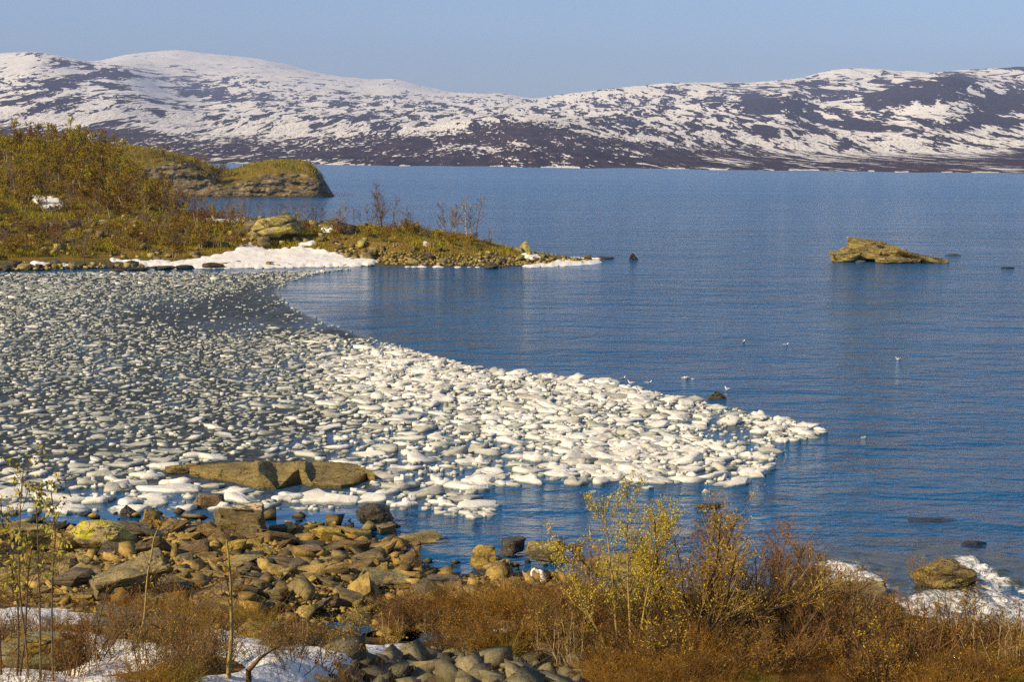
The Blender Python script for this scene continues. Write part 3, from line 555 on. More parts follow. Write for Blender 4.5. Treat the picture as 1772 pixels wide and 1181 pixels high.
# ------------------------------------------------------------------ ice
def mesh_floe(rng, r, asp, h, n=8, lumps=0.35):
    a = np.linspace(0, 2 * math.pi, n, endpoint=False) + rng.uniform(-0.25, 0.25, n)
    k = r * (1 + rng.uniform(-0.45, 0.32, n)); ca, sa = np.cos(a) * k * asp, np.sin(a) * k / asp
    zt = h * (1 + lumps * rng.uniform(-1, 1, n))
    q3 = rng.uniform(0.80, 0.98, n); tx, ty = rng.normal(0, 0.10, 2) * (h < 0.2)
    rings = [(1.0, -0.05 + 0 * zt), (rng.uniform(0.94, 1.06, n), 0.62 * zt), (q3, zt), (q3 * rng.uniform(0.35, 0.7, n), zt * (1 + lumps * rng.uniform(-0.6, 0.9, n)))]
    V = np.concatenate([np.stack([ca * q, sa * q, z + (ca * tx + sa * ty) * (z > 0)], -1) for q, z in rings] + [[[0, 0, h * (1.0 + lumps * rng.uniform(-.6, .8))]]])
    f = [[(j * n + i), (j * n + (i + 1) % n), ((j + 1) * n + (i + 1) % n), ((j + 1) * n + i)] for j in range(3) for i in range(n)]
    t = [[3 * n + i, 3 * n + (i + 1) % n, 4 * n] for i in range(n)]
    if rng.random() < 0.30 * (r > 0.1):          # a broken lump frozen on top
        m = 5; a2 = np.linspace(0, 6.283, m, endpoint=False) + rng.uniform(-.4, .4, m); k2 = r * rng.uniform(0.2, 0.45) * (1 + rng.uniform(-.35, .35, m)); ox, oy = rng.uniform(-.4, .4, 2) * r; b0 = len(V); h2 = h * rng.uniform(1.4, 2.3)
        V = np.concatenate([V, np.stack([ox + np.cos(a2) * k2 * 1.2, oy + np.sin(a2) * k2, 0 * a2 + h * 0.6], -1), np.stack([ox + np.cos(a2) * k2 * .8, oy + np.sin(a2) * k2 * .8, h2 * rng.uniform(.75, 1.05, m)], -1), [[ox, oy, h2]]])
        f += [[b0 + i, b0 + (i + 1) % m, b0 + m + (i + 1) % m, b0 + m + i] for i in range(m)]; t += [[b0 + m + i, b0 + m + (i + 1) % m, b0 + 2 * m] for i in range(m)]
    return V, np.array(f), np.array(t)
def place(V, p, rz): 
    c, s = math.cos(rz), math.sin(rz); W = V.copy(); W[:, 0] = V[:, 0] * c - V[:, 1] * s + p[0]; W[:, 1] = V[:, 0] * s + V[:, 1] * c + p[1]; W[:, 2] = V[:, 2] + p[2]; return W
THINGS = []                                   # (object, px, py, what, where) waiting for a label
rng = np.random.default_rng(11)
FLAT = [(322, 812), (345, 800), (560, 797), (648, 818), (640, 842), (560, 856), (470, 858), (330, 836), (278, 818)]
BLOCKERS = [FLAT, [(325, 885), (330, 856), (395, 852), (398, 868), (360, 886)], [(614, 910), (620, 878), (660, 872), (690, 900), (690, 930)]]
cells = {}
floes = []
def try_floe(x, y, r, tight=0.78):
    c = 1.2; i, j = int(x // c), int(y // c)
    for a in range(i - 2, i + 3):
        for b in range(j - 2, j + 3):
            for (x2, y2, r2) in cells.get((a, b), ()):
                if (x - x2) ** 2 + (y - y2) ** 2 < (tight * (r + r2)) ** 2: return False
    cells.setdefault((i, j), []).append((x, y, r)); return True
for px, py, w, asp in [(105, 862, 120, 1.5), (35, 858, 90, 1.3), (170, 868, 60, 1.4), (300, 850, 110, 1.6), (270, 868, 80, 1.3), (230, 872, 50, 1.3), (560, 870, 120, 1.5), (640, 866, 70, 1.3), (120, 886, 70, 1.5), (310, 838, 60, 1.3), (420, 866, 80, 1.4), (500, 864, 60, 1.2), (820, 897, 34, 1.3), (790, 884, 30, 1.2), (736, 882, 22, 1.1), (848, 885, 22, 1.2), (812, 872, 22, 1), (1027, 852, 12, 1), (1120, 846, 18, 1.1), (1222, 852, 14, 1), (1186, 655, 14, 1.2), (1200, 657, 8, 1), (1334, 774, 26, 1.2), (1300, 803, 22, 1.1), (1336, 805, 20, 1), (760, 872, 40, 1.3), (700, 876, 50, 1.3), (1495, 758, 9, 1.0)]:
    p = on_plane(px, py); r = w / F * p[1] / 2 / asp ** 0.5; cells.setdefault((int(p[0] // 1.2), int(p[1] // 1.2)), []).append((p[0], p[1], r)); floes.append((p[0], p[1], r, asp, (0.09 + 0.05 * rng.random()) * min(1, r / 0.35) ** 1.2, 0.3, 'ice', 14))
N = 190000
pp = on_plane(rng.uniform(-160, 1440, N * 3), 0 * np.zeros(N * 3) + rng.uniform(466, 906, N * 3))  # oversample, then thin to an even spread on the water
keep = rng.random(len(pp)) < (pp[:, 1] / 140.0) ** 3 * 1.0 + 0.02
pp = pp[keep]; pu, pv = pix(pp); ok = polydist(pu, pv, ICE) > 1.5
for b in BLOCKERS: ok &= ~inside(pu, pv, b)
pp, pu, pv = pp[ok], pu[ok], pv[ok]
dk = darkzone(pu, pv); thinz = sstep(720, 400, pu) * sstep(860, 760, pv)
edge_band = sstep(34, 6, polydist(pu, pv, ICE)) * sstep(620, 700, pu)
gapn = fbm(pp[:, :2] / np.array([4.0, 8.0]), 4, 41) * 1.5
size = np.exp(rng.normal(-0.05, 0.58, len(pp))) * (0.150 - 0.035 * thinz) * (1 + 0.55 * sstep(760, 860, pv)) * (1 - 0.45 * dk)
size = np.clip(size, 0.07, 0.5)
holes = np.maximum.reduce([sstep(-6, 8, polydist(pu, pv, q)) for q in ([(1205, 742), (1295, 733), (1335, 762), (1265, 778), (1215, 765)], [(1290, 765), (1345, 770), (1320, 800), (1285, 790)])])
prob = (1 - 0.85 * sstep(0.15, 1.05, dk + 0.35 * gapn)) * (1 - 0.93 * holes) * (1 - 0.35 * sstep(1200, 1260, pu)) * np.clip(0.92 - 0.93 * dk - 0.30 * thinz * (0.7 + gapn) + 0.4 * gapn, 0.02, 1)
order = np.argsort(-size)
for i in order:
    if rng.random() > prob[i]: continue
    x, y = pp[i, 0], pp[i, 1]; tz = thinz[i]
    if not try_floe(x, y, size[i], np.clip(0.92 + 0.50 * tz - 0.55 * gapn[i], 0.66, 1.9)): continue
    h = (0.022 + 0.075 * rng.random() ** 2 + 0.10 * size[i]) * (1 - 0.72 * tz) * (1 - 0.4 * dk[i])
    floes.append((x, y, size[i], rng.uniform(1.05, 2.0), max(h, 0.03), 0.5 - 0.2 * tz, 'thin' if rng.random() < 0.36 * tz + 0.20 + 0.3 * dk[i] else 'ice', 9))
print('floes', len(floes))
big = sorted(range(len(floes)), key=lambda i: -floes[i][2] / floes[i][1] * (1 + 3 * floes[i][4]))
single = set(big[:300])
buckets = {}; voff = {}
for i, (x, y, r, asp, h, lm, mt_, n) in enumerate(floes):
    frng = rng
    V, f, t = mesh_floe(frng, r, asp ** 0.5 if n == 9 else asp ** 0.5, h, (n - int(rng.integers(1, 5))) if i not in single else max(n, 11), lm)
    rz_ = rng.normal(0.0, 0.7)
    if i in single:
        me = mesh_data('ice_floe', V, [f, t], M[mt_], False); o = link('ice_floe', me, None, (x, y, 0), rz_); tag(o, None, 'ice floe', 'ice floes drifting in the bay')
        a, b = pix([[x, y, 0]]); THINGS.append((o, float(a[0]), float(b[0]), ('greyish ' if mt_ == 'thin' else 'white ') + ('broad flat ice plate' if r > 0.55 else 'ice floe' if r > 0.36 else 'small ice floe'), 'ICE'))
    else:
        B = buckets.setdefault(mt_, [[], [], [], 0]); B[0].append(place(V, (x, y, 0), rz_)); B[1].append(f + B[3]); B[2].append(t + B[3]); B[3] += len(V)
VV, FF, TT, mi, off = [], [], [], [], 0
for k in buckets:
    b = buckets[k]; VV += b[0]; FF.append((np.concatenate(b[1]) + off, k)); TT.append((np.concatenate(b[2]) + off, k)); off += b[3]
ks = list(buckets)
mi = np.concatenate([np.full(len(f), ks.index(k)) for f, k in FF] + [np.full(len(f), ks.index(k)) for f, k in TT])
# brash: slivers of ice between the floes
tag(link('drift_ice', mesh_data('drift_ice', np.concatenate(VV), [np.concatenate([f for f, _ in FF]), np.concatenate([f for f, _ in TT])], [M[k] for k in ks], False, mi)), 'thousands of small pieces of drift ice filling the bay', 'drift ice', None, 'stuff')
nb = 26000
bp = on_plane(rng.uniform(-160, 1440, nb * 3), rng.uniform(466, 906, nb * 3)); bp = bp[rng.random(len(bp)) < (bp[:, 1] / 140.0) ** 3 + 0.03]
bu, bv = pix(bp); ok = polydist(bu, bv, ICE) > 0.5
for b in BLOCKERS: ok &= ~inside(bu, bv, b)
bp, bu, bv = bp[ok], bu[ok], bv[ok]
dk = darkzone(bu, bv); ok = rng.random(len(bp)) < (1 - 0.62 * sstep(0.15, 1.0, dk)) * np.where(bu < 620, 0.6, 1.0); bp = bp[ok]
n = 5; k = len(bp); a = np.linspace(0, 2 * math.pi, n, endpoint=False)[None] + rng.uniform(-.4, .4, (k, n)); r = (rng.uniform(0.04, 0.15, k) ** 1.0)[:, None] * rng.uniform(0.7, 1.2, (k, n))
zt = rng.uniform(0.012, 0.08, k)[:, None] * np.ones((1, n))
top = np.stack([bp[:, :1] + r * np.cos(a) * 0.8 * 1.3, bp[:, 1:2] + r * np.sin(a) * 0.8, zt], -1); bot = np.stack([bp[:, :1] + r * np.cos(a) * 1.3, bp[:, 1:2] + r * np.sin(a), zt * 0 - 0.02], -1)
V = np.concatenate([top, bot], 1).reshape(-1, 3); base = (np.arange(k) * 2 * n)[:, None]
f5 = base + np.arange(n)[None]; q = np.concatenate([base + np.array([[i + n, (i + 1) % n + n, (i + 1) % n, i]]) for i in range(n)])
tag(link('ice_crumbs', mesh_data('ice_crumbs', V, [f5, q], [M['thin'], M['ice']], False, np.tile((rng.random(k) < 0.6).astype(int), 6))), 'fine crumbs of grey ice between the floes', 'brash ice', None, 'stuff')

# ------------------------------------------------------------------ rocks
def hull_rock(seed, kind='block', sub=1, rough=0.022, bev=0.025):
    """angular boulder fitted to x,y in -0.5..0.5 and z in 0..1"""
    r = np.random.default_rng(seed)
    if kind == 'block': P = np.array([[x, y, z] for x in (-1, 1) for y in (-1, 1) for z in (0, 1)], float) * [0.5, 0.5, 1]; P += r.uniform(-0.22, 0.22, P.shape) * [1, 1, 1.1]; P = np.concatenate([P, r.uniform(-.6, .6, (1, 3)) * [1, 1, .9] + [0, 0, .5]])
    elif kind == 'slab': P = np.array([[x, y, z] for x in (-1, 1) for y in (-1, 1) for z in (0, 1)], float) * [0.5, 0.5, 1]; P[:, :2] += r.uniform(-0.24, 0.24, (8, 2)); P[4:, 2] += 0; P[:, 2] += r.uniform(-.18, .18, 8) + P[:, 0] * r.uniform(-.6, .6); P = np.concatenate([P, r.uniform(-.62, .62, (2, 3)) * [1, 1, .6] + [0, 0, .4]])
    elif kind == 'round': P = r.normal(size=(34, 3)); P /= np.linalg.norm(P, axis=1)[:, None]; P = P * [0.5, 0.5, 0.75] * (1 + r.uniform(-.12, .08, (34, 1))) + [0, 0, 0.3]
    elif kind == 'point': P = np.concatenate([r.uniform(-.5, .5, (9, 3)) * [1, 1, .25] + [0, 0, .1], r.uniform(-.32, .32, (5, 3)) * [1, 1, .2] + [0, 0, .5], r.uniform(-.12, .12, (3, 3)) + [r.uniform(-.2, .2), 0, .92]])
    bm = bmesh.new()
    for p in P: bm.verts.new(p)
    bmesh.ops.convex_hull(bm, input=bm.verts)
    loose = [v for v in bm.verts if not v.link_faces]
    if loose: bmesh.ops.delete(bm, geom=loose, context='VERTS')
    bmesh.ops.dissolve_limit(bm, angle_limit=math.radians(9), verts=bm.verts, edges=bm.edges)
    if bev: bmesh.ops.bevel(bm, geom=list(bm.edges), offset=bev * 0.6, segments=1, affect='EDGES', clamp_overlap=True)
    bmesh.ops.triangulate(bm, faces=bm.faces)
    for _ in range(sub):
        bmesh.ops.subdivide_edges(bm, edges=bm.edges, cuts=1, use_grid_fill=True); bmesh.ops.triangulate(bm, faces=bm.faces)
    bm.normal_update(); bm.verts.index_update()
    V = np.array([v.co for v in bm.verts]); Nn = np.array([v.normal for v in bm.verts]); Fc = np.array([[v.index for v in f.verts] for f in bm.faces]); bm.free()
    if sub and rough: V = V + Nn * (fbm(V * 3.2 + seed * 7.7, 4, seed) * rough * 1.6 + rough * 1.3 * np.round(fbm(V * [2, 2, 5] + seed, 2, seed + 3) * 3) / 3)[:, None]
    V[:, :2] -= (V[:, :2].max(0) + V[:, :2].min(0)) / 2; V[:, :2] /= (V[:, :2].max(0) - V[:, :2].min(0))
    V[:, 2] -= V[:, 2].min(); V[:, 2] /= V[:, 2].max()
    return V, Fc
def rot2(V, a): c, s = math.cos(a), math.sin(a); W = V.copy(); W[:, 0] = V[:, 0] * c - V[:, 1] * s; W[:, 1] = V[:, 0] * s + V[:, 1] * c; return W
def fuse(parts):
    VV, FF, o = [], [], 0
    for V, f in parts: VV.append(V); FF.append(f + o); o += len(V)
    return np.concatenate(VV), np.concatenate(FF)
def boulder(name, px, py, wp, hp, kind, mat, seed, label=None, depth=0.8, yaw=0.0, sub=2, base=None, sink=0.12, cat='boulder', where=None, what=None, rough=0.04, group=None):
    b = near_at(px, py) if base is None else base
    D = float(np.hypot(b[0], b[1])); wd = wp / F * D; dp = wd * depth; dep = (H - b[2]) / D
    hm = max(hp / F * D - dp * dep * 0.75, 0.35 * hp / F * D)
    V, f = hull_rock(seed, kind, sub, rough)
    V = V * [wd, dp, hm * (1 + sink)]; V = rot2(V, yaw)
    V[:, 0] *= wd / np.ptp(V[:, 0])
    q = b[:2] / D; c = b + np.array([q[0] * dp / 2, q[1] * dp / 2, -hm * sink])
    o = link(name, mesh_data(name, V, [f], M[mat]), None, tuple(c)); tag(o, label, cat, group)
    if what: THINGS.append((o, px, py, what, where))
    return o
def at_A(px, py): return ground_at(px, py)
def at_B(px, py):
    P = GB.reshape(-1, 3); U, V_ = pix(P); return ground_at(px, py, P, U, V_, np.hypot(P[:, 0], P[:, 1]))

# the long flat boulder in the ice, traced: back edge, front edge of the top, foot
prof = [(328, 806, 816, 828), (360, 803, 821, 833), (392, 801, 825, 838), (412, 800, 829, 842), (436, 799, 832, 848), (446, 799, 815, 851), (470, 799, 834, 852), (478, 799, 846, 852), (492, 799, 834, 848), (508, 799, 818, 842), (517, 799, 813, 840), (528, 800, 815, 843), (539, 800, 836, 848), (565, 800, 838, 849), (590, 801, 841, 850), (610, 803, 838, 846), (630, 810, 829, 837), (648, 820, 823, 826)]
Vb, Vf, Vt = [], [], []
for x, yb_, yf, yt in prof:
    g = on_plane(x, yt, -0.05); hh = max((yt - yf) / F * g[1] * 1.0, 0.05); 
    ft = on_plane(x, yf, hh + 0.0); ft[1] = max(ft[1], g[1] + 0.06); fz = H + (on_plane(x, yf)[2] - H) * 0
    d = dirs(x, yf); ft = CAM + d * (ft[1] / d[1]); bk = on_plane(x, yb_, max(ft[2], 0.3) + 0.05); Vf.append(g - [0, 0, 0.1]); Vt.append(ft); Vb.append(bk)
Vf, Vt, Vb = map(np.array, (Vf, Vt, Vb)); mid = Vt * 0.5 + Vb * 0.5 + np.array([0, 0, 0.03]); q3 = Vt * 0.8 + Vb * 0.2 + [0, 0, .015]; bk0 = Vb.copy(); bk0[:, 2] = -0.2; bk0[:, 1] += 0.3
rowsF = [Vf, Vf * 0.5 + Vt * 0.5 + [0, 0.03, 0], Vt, q3, mid, Vb, bk0]
xi = np.linspace(0, len(prof) - 1, 120); G1 = np.stack([np.stack([np.interp(xi, np.arange(len(prof)), r[:, k]) for k in range(3)], -1) for r in rowsF])
ri = np.linspace(0, len(rowsF) - 1, 37); G2 = np.stack([np.stack([np.interp(ri, np.arange(len(rowsF)), G1[:, j, k]) for k in range(3)], -1) for j in range(G1.shape[1])], 1)
G2 = G2 + (fbm(G2 * 1.6, 4, 5) * 0.05)[..., None] * [0.3, 0.5, 1.0] + (np.round(fbm(G2 * [1, 1, 4], 3, 8) * 4) / 4 * 0.035)[..., None] * [0, 1, 0.4]
o = grid_obj('flat_boulder', G2, M['flat'], False, kind='thing'); o['kind'] = 'thing'; del o['kind']
tag(o, 'long flat olive brown boulder with a notched front, lying among the ice near the shore', 'boulder')
boulder('boulder', 316, 822, 64, 20, 'slab', 'flat', 301, 'low narrow rock at the left tip of the long flat boulder', 0.5, 0, base=on_plane(316, 821))
boulder('boulder', 362, 884, 66, 28, 'slab', 'ochre', 302, 'small wedge of brown rock in the ice in front of the long flat boulder', 0.7, 0.1, base=on_plane(362, 881))
boulder('boulder', 413, 936, 98, 70, 'block', 'pale', 304, 'large brown block with a pinkish pale top at the edge of the blue water', 0.75, -0.05, sub=3)
boulder('boulder', 172, 956, 112, 64, 'round', 'yellow', 305, 'rounded boulder covered in bright yellow lichen on the near shore', 0.8, 0.3, sub=3)
boulder('boulder', 650, 924, 70, 50, 'round', 'dark', 307, 'dark dome shaped boulder standing in the water by the ice edge', 0.8, 0, sub=3, base=on_plane(648, 915))
boulder('boulder', 668, 926, 38, 24, 'block', 'grey', 308, 'small pale block leaning against the dark dome shaped boulder', 0.8, 0.4, base=on_plane(668, 927))
boulder('boulder', 706, 990, 46, 58, 'point', 'ochre', 310, 'upright pointed ochre boulder at the edge of the near water', 0.9, 0.2, sub=3)
boulder('boulder', 722, 948, 92, 25, 'slab', 'grey', 311, 'flat grey slab lying in the water behind the pointed boulder', 0.6, 0.1, base=on_plane(722, 944))
boulder('boulder', 838, 988, 50, 50, 'block', 'ochre', 312, 'blocky ochre boulder at the water, left one of three beside the bay', 0.8, 0.2)
boulder('boulder', 888, 970, 48, 42, 'block', 'dark', 313, 'dark angular boulder in the water, middle one of three beside the bay', 0.9, 0.6, base=on_plane(888, 968))
boulder('boulder', 945, 978, 72, 46, 'block', 'grey', 314, 'wide grey brown block in the water, right one of three beside the bay', 0.7, -0.1, base=on_plane(942, 978))
boulder('boulder', 866, 1000, 56, 32, 'slab', 'ochre', 315, 'low ochre rock just below the dark middle boulder of the three', 0.8, 0.5)
boulder('boulder', 962, 1008, 36, 26, 'point', 'ochre', 316, 'small three sided ochre rock below the wide grey brown block', 0.8, 0.5)
boulder('boulder', 1085, 1008, 145, 56, 'slab', 'slab', 317, 'broad slab with a dark overhang in the water behind the yellow budding shrub', 0.7, 0.1, sub=3)
boulder('boulder', 985, 1048, 230, 28, 'slab', 'slab', 318, 'long low pale slab running along the water behind the brown scrub', 0.35, 0.0, sub=3)
boulder('boulder', 770, 1022, 90, 28, 'slab', 'grey', 319, 'flat slab sloping into the water left of the white ragged scrap', 0.7, -0.2, sub=3)
boulder('boulder', 672, 1024, 110, 40, 'slab', 'slab', 320, 'wide smooth slab on the shore below the upright pointed boulder', 0.9, 0.1, sub=3)
boulder('boulder', 222, 1046, 150, 92, 'slab', 'slab', 321, 'large striated grey slab tilted up on the left of the shore', 1.0, 0.35, sub=3)
boulder('boulder', 240, 1112, 170, 66, 'slab', 'slab', 322, 'large dark slab half buried by snow at the left', 0.9, 0.1, sub=3)
boulder('boulder', 176, 1020, 36, 24, 'round', 'yellow', 323, 'small rock with bright yellow lichen left of the striated slab', 0.8)
boulder('boulder', 58, 950, 96, 48, 'slab', 'grey', 324, 'broad low grey rock at the waterline on the far left', 0.9, 0.2, sub=3)
boulder('boulder', 118, 960, 62, 46, 'slab', 'ochre', 325, 'sloping ochre rock between the yellow boulder and the broad grey rock', 0.9, 0.8)
boulder('boulder', 262, 912, 30, 34, 'block', 'ochre', 326, 'upright squared rock at the waterline right of the yellow boulder', 0.8, 0.1)
boulder('boulder', 222, 900, 32, 24, 'point', 'dark', 327, 'small dark pointed rock in the blue water above the yellow boulder', 0.8, 0.1, base=on_plane(222, 897))
boulder('boulder', 455, 1112, 104, 44, 'slab', 'mossy', 328, 'boulder with orange moss at the edge of the dark pool', 0.8, -0.3, sub=3)
boulder('boulder', 468, 1126, 42, 20, 'round', 'grey', 329, 'small pale round stone on the snow beside the dark pool', 0.9)
boulder('boulder', 70, 1172, 150, 84, 'round', 'mossy', 330, 'dark mossy hummock of rock standing out of the snow at the lower left', 0.8, 0.2, sub=3)
boulder('boulder', 1462, 1044, 158, 36, 'slab', 'slab', 331, 'flat pale slab with a black shadow under it beside the rapids', 0.45, 0.05, sub=3)
boulder('boulder', 1632, 1028, 116, 62, 'round', 'isle', 332, 'rounded boulder with a sunlit yellow top standing in the rapids', 0.7, 0.1, sub=3, base=on_plane(1632, 1026))
boulder('boulder', 1500, 1075, 110, 50, 'slab', 'mossy', 333, 'mossy rock between the flat pale slab and the brown scrub', 0.8, 0.1)
boulder('boulder', 1402, 1010, 50, 32, 'block', 'dark', 334, 'dark rock at the left end of the rapids', 0.9, .3)
boulder('boulder', 1690, 948, 60, 12, 'point', 'dark', 335, 'low dark rock breaking the surface above the rapids', 0.7, 0, sink=0.6, base=on_plane(1690, 946))
boulder('boulder', 1612, 906, 105, 5, 'round', 'dark', 336, 'long dark rock just awash in the lake at right', 0.4, 0, sink=1.6, base=on_plane(1612, 905))
boulder('boulder', 1225, 885, 52, 14, 'round', 'dark', 337, 'dark rock in the water behind the top of the rust coloured shrub', 0.7, 0, base=on_plane(1225, 882))
boulder('boulder', 1240, 692, 34, 14, 'point', 'dark', 338, 'small black rock in open water just off the ice edge', 0.5, 0.2, base=on_plane(1240, 691))
boulder('boulder', 1744, 465, 24, 3, 'round', 'dark', 339, 'dark rock almost awash far out at the right edge', 0.5, 0, sink=0.8, base=on_plane(1744, 465))
boulder('boulder', 1095, 450, 17, 12, 'point', 'dark', 340, 'small dark rock standing alone in the water off the spit tip', 0.9, .3, base=on_plane(1095, 450))
boulder('boulder', 1045, 449, 40, 6, 'round', 'dark', 341, 'low dark rock at the outer tip of the spit', 0.8, .1, base=on_plane(1045, 449))
boulder('boulder', 905, 436, 28, 22, 'point', 'lich', 342, 'pointed yellowish rock standing up near the end of the spit', 0.9, .1, base=at_A(905, 437))
boulder('boulder', 850, 467, 28, 12, 'round', 'dark', 343, 'dark rounded rock at the waterline of the spit', 0.8, 0, base=on_plane(850, 466))
boulder('boulder', 600, 405, 34, 22, 'block', 'dark', 344, 'dark square block on the crest of the spit', 0.9, .1, base=at_A(600, 404))
boulder('boulder', 445, 419, 40, 22, 'round', 'grey', 346, 'grey rock against the lower left of the big cracked boulder', 0.9, 0, base=at_A(445, 418))
# the big cracked boulder: upper and lower half as one body with an overhang at the lower right
b = at_A(478, 414); D = float(np.hypot(b[0], b[1])); k = D / F
V1, f1 = hull_rock(47, 'round', 4, 0.025, 0.05); V1[:, 2] = V1[:, 2] ** 0.9; u_, v_, w_ = V1.T
nv = np.stack([u_, v_, (w_ - 0.45) * 0.6], -1); nv /= np.linalg.norm(nv, axis=1)[:, None]
cr = (w_ - 0.62) - 0.55 * u_; V1 = V1 - nv * (0.075 * np.exp(-(cr / 0.028) ** 2))[:, None]
ov = sstep(0.0, 0.30, u_) * sstep(0.42, 0.22, w_); V1[:, 0] -= 0.20 * ov * (u_ > 0); V1[:, 1] += 0.30 * ov
V1[:, 0] += 0.06 * sstep(0.5, 0.2, np.abs(w_ - 0.5)) * np.sign(u_)
V1 = V1 * [80 * k, 66 * k, 46 * k] + [0, 12 * k, -4 * k]
o = link('boulder', mesh_data('boulder', V1, [f1], M['lich']), None, tuple(b)); tag(o, 'largest boulder on the spit, split by a slanting crack, beside the snowy beach', 'boulder')
# skerry in the lake
b = on_plane(1535, 455); D = float(b[1]); k = D / F; pr = []
for sx, y, w_, h_, kd, sd, ang, tilt in [(-70, 0, 54, 22, 'block', 51, 0.1, 0.05), (-28, 10, 78, 42, 'block', 52, 0.0, -0.10), (-52, 8, 46, 34, 'slab', 57, 0.1, 0.35), (14, 4, 60, 34, 'slab', 53, 0.2, -0.35), (30, 2, 60, 26, 'point', 54, 0.2, -0.2), (62, 4, 96, 18, 'slab', 55, 0.05, -0.18), (8, -10, 60, 14, 'block', 56, 0.3, 0), (84, 0, 34, 12, 'block', 58, .2, -.1), (44, -6, 46, 13, 'slab', 59, -.2, -.1)]:
    V, f = hull_rock(sd, kd, 3, 0.05); V = rot2(V * [w_ * k, w_ * 0.7 * k, h_ * k], ang); V[:, 2] += V[:, 0] * tilt; V += [sx * k, y * k * 2 + 1.2, -0.12]; pr.append((V, f))
Vz, fz = fuse(pr); o = link('skerry_rock', mesh_data('skerry_rock', Vz, [fz], M['isle']), None, (b[0], b[1], 0)); tag(o, 'yellow lichened rock island rising alone out of the open lake', 'rock island')
boulder('boulder', 1648, 444, 30, 4, 'round', 'dark', 345, 'low dark rock at the right end of the rock island', 0.6, 0, sink=0.8, base=on_plane(1648, 443))

for x, y, w_, h_ in [(281, 468, 46, 9), (320, 467, 34, 9), (369, 465, 40, 11), (398, 462, 22, 7), (415, 461, 26, 10), (441, 461, 30, 7), (468, 461, 36, 9), (493, 460, 26, 7), (240, 469, 40, 7), (205, 470, 30, 6)]:
    boulder('boulder', x, y, w_, h_, 'round', 'dark', 700 + x, None, 0.8, 0, sub=2, base=on_plane(x, y), what='low dark shore rock', where='in the row below the snowy beach', group='rocks below the snowy beach')

# loose stones: the largest as things, the rest as rubble
PROTO = [hull_rock(100 + i, ('block', 'slab', 'slab', 'point', 'block', 'slab', 'slab')[i % 7], 1, 0.022) for i in range(21)]
LOWP = [hull_rock(200 + i, ('block', 'slab', 'slab', 'point')[i % 4], 0, 0, 0.0) for i in range(12)]
SHAPE = ['squared', 'flat', 'flat', 'pointed', 'squared', 'flat', 'flat']
pm = {}
def stone_mesh(i, mat):
    if (i, mat) not in pm: pm[i, mat] = mesh_data('rock', PROTO[i][0] - [0, 0, 0.15], [PROTO[i][1]], M[mat])
    return pm[i, mat]
COLN = dict(ochre='ochre', grey='grey', dark='dark', lich='lichened', mossy='mossy', slab='striated')
def zone_near(px, py):
    if py > 1125 and px > 560: return 'in the rock heap at the bottom edge'
    if px < 230: return 'on the shore left of the yellow lichen boulder' if px < 120 else 'around the yellow lichen boulder'
    if px < 350: return 'just right of the yellow lichen boulder' if py < 960 else 'on the bank above the striated slab'
    if py < 935 and px < 700: return 'in the shallows left of the dark dome'
    if px < 470: return 'on the stones below the pale topped block'
    if px < 560: return 'on the stony bar left of the middle'
    if px < 660: return 'on the stony bar below the dark dome'
    if px < 780: return 'near the upright pointed boulder'
    if px < 1000: return 'around the three boulders by the bay'
    return 'along the water behind the scrub' if px < 1380 else 'beside the rapids'
rng = np.random.default_rng(23); cells = {}
cand = []
n = 14000; px = rng.uniform(-60, 1560, n); py = rng.uniform(885, 1135, n)
m2 = 1200; px = np.concatenate([px, rng.uniform(570, 1010, m2)]); py = np.concatenate([py, rng.uniform(1130, 1205, m2)])
for x, y in zip(px, py):
    p = on_plane(x, y); s = float(np.interp(p[0], SX, SY) - p[1])
    heap = y > 1126
    if s < -2.2 or (s < 0 and rng.random() > 0.22 * math.exp(s * 0.9) * (1 if x < 1000 else .2)): continue
    b = float(np.interp(x, [0, 300, 500, 700, 800, 950, 1100, 1400, 1772], [1035, 1048, 1075, 1105, 1110, 1100, 1070, 1065, 1090]))
    if not heap and y > b and rng.random() < 0.75 + (y - b) / 100: continue
    if heap and y < 1126 + abs(x - 780) * 0.06 + 14 * math.sin(x * .03): continue
    if not heap and pooldep(p[0], p[1]) > 0.3: continue
    sz = float(np.clip(np.exp(rng.normal(-1.75, 0.62)) * (1.15 if heap else 1.0), 0.07, 0.62))
    cand.append((sz, x, y, s, heap))
for _ in range(240):
    x, y = rng.uniform(-60, 1120), rng.uniform(915, 1070); p = on_plane(x, y); s = float(np.interp(p[0], SX, SY) - p[1])
    if s > 0.1 and pooldep(p[0], p[1]) < .2 and y < np.interp(x, [0, 300, 500, 1100], [1035, 1050, 1070, 1060]): cand.append((float(rng.uniform(0.6, 1.05)), x, y, s, False))
cand.sort(key=lambda c: -c[0]); stones = []
for sz, x, y, s, heap in cand:
    p = near_at(x, y)
    if not try_floe(p[0], p[1], sz * 0.5, 0.55): continue
    stones.append((sz, x, y, s, heap, p))
print('stones', len(stones))
def stone_style(rng, s, heap, y):
    r = rng.random()
    if heap: return 'slab' if r < 0.4 else 'grey' if r < .85 else 'dark'
    if s < 0.3: return 'dark' if r < 0.55 else 'ochre'
    return 'ochre' if r < 0.56 else 'grey' if r < 0.86 else 'dark' if r < 0.95 else 'mossy'
LB = {}
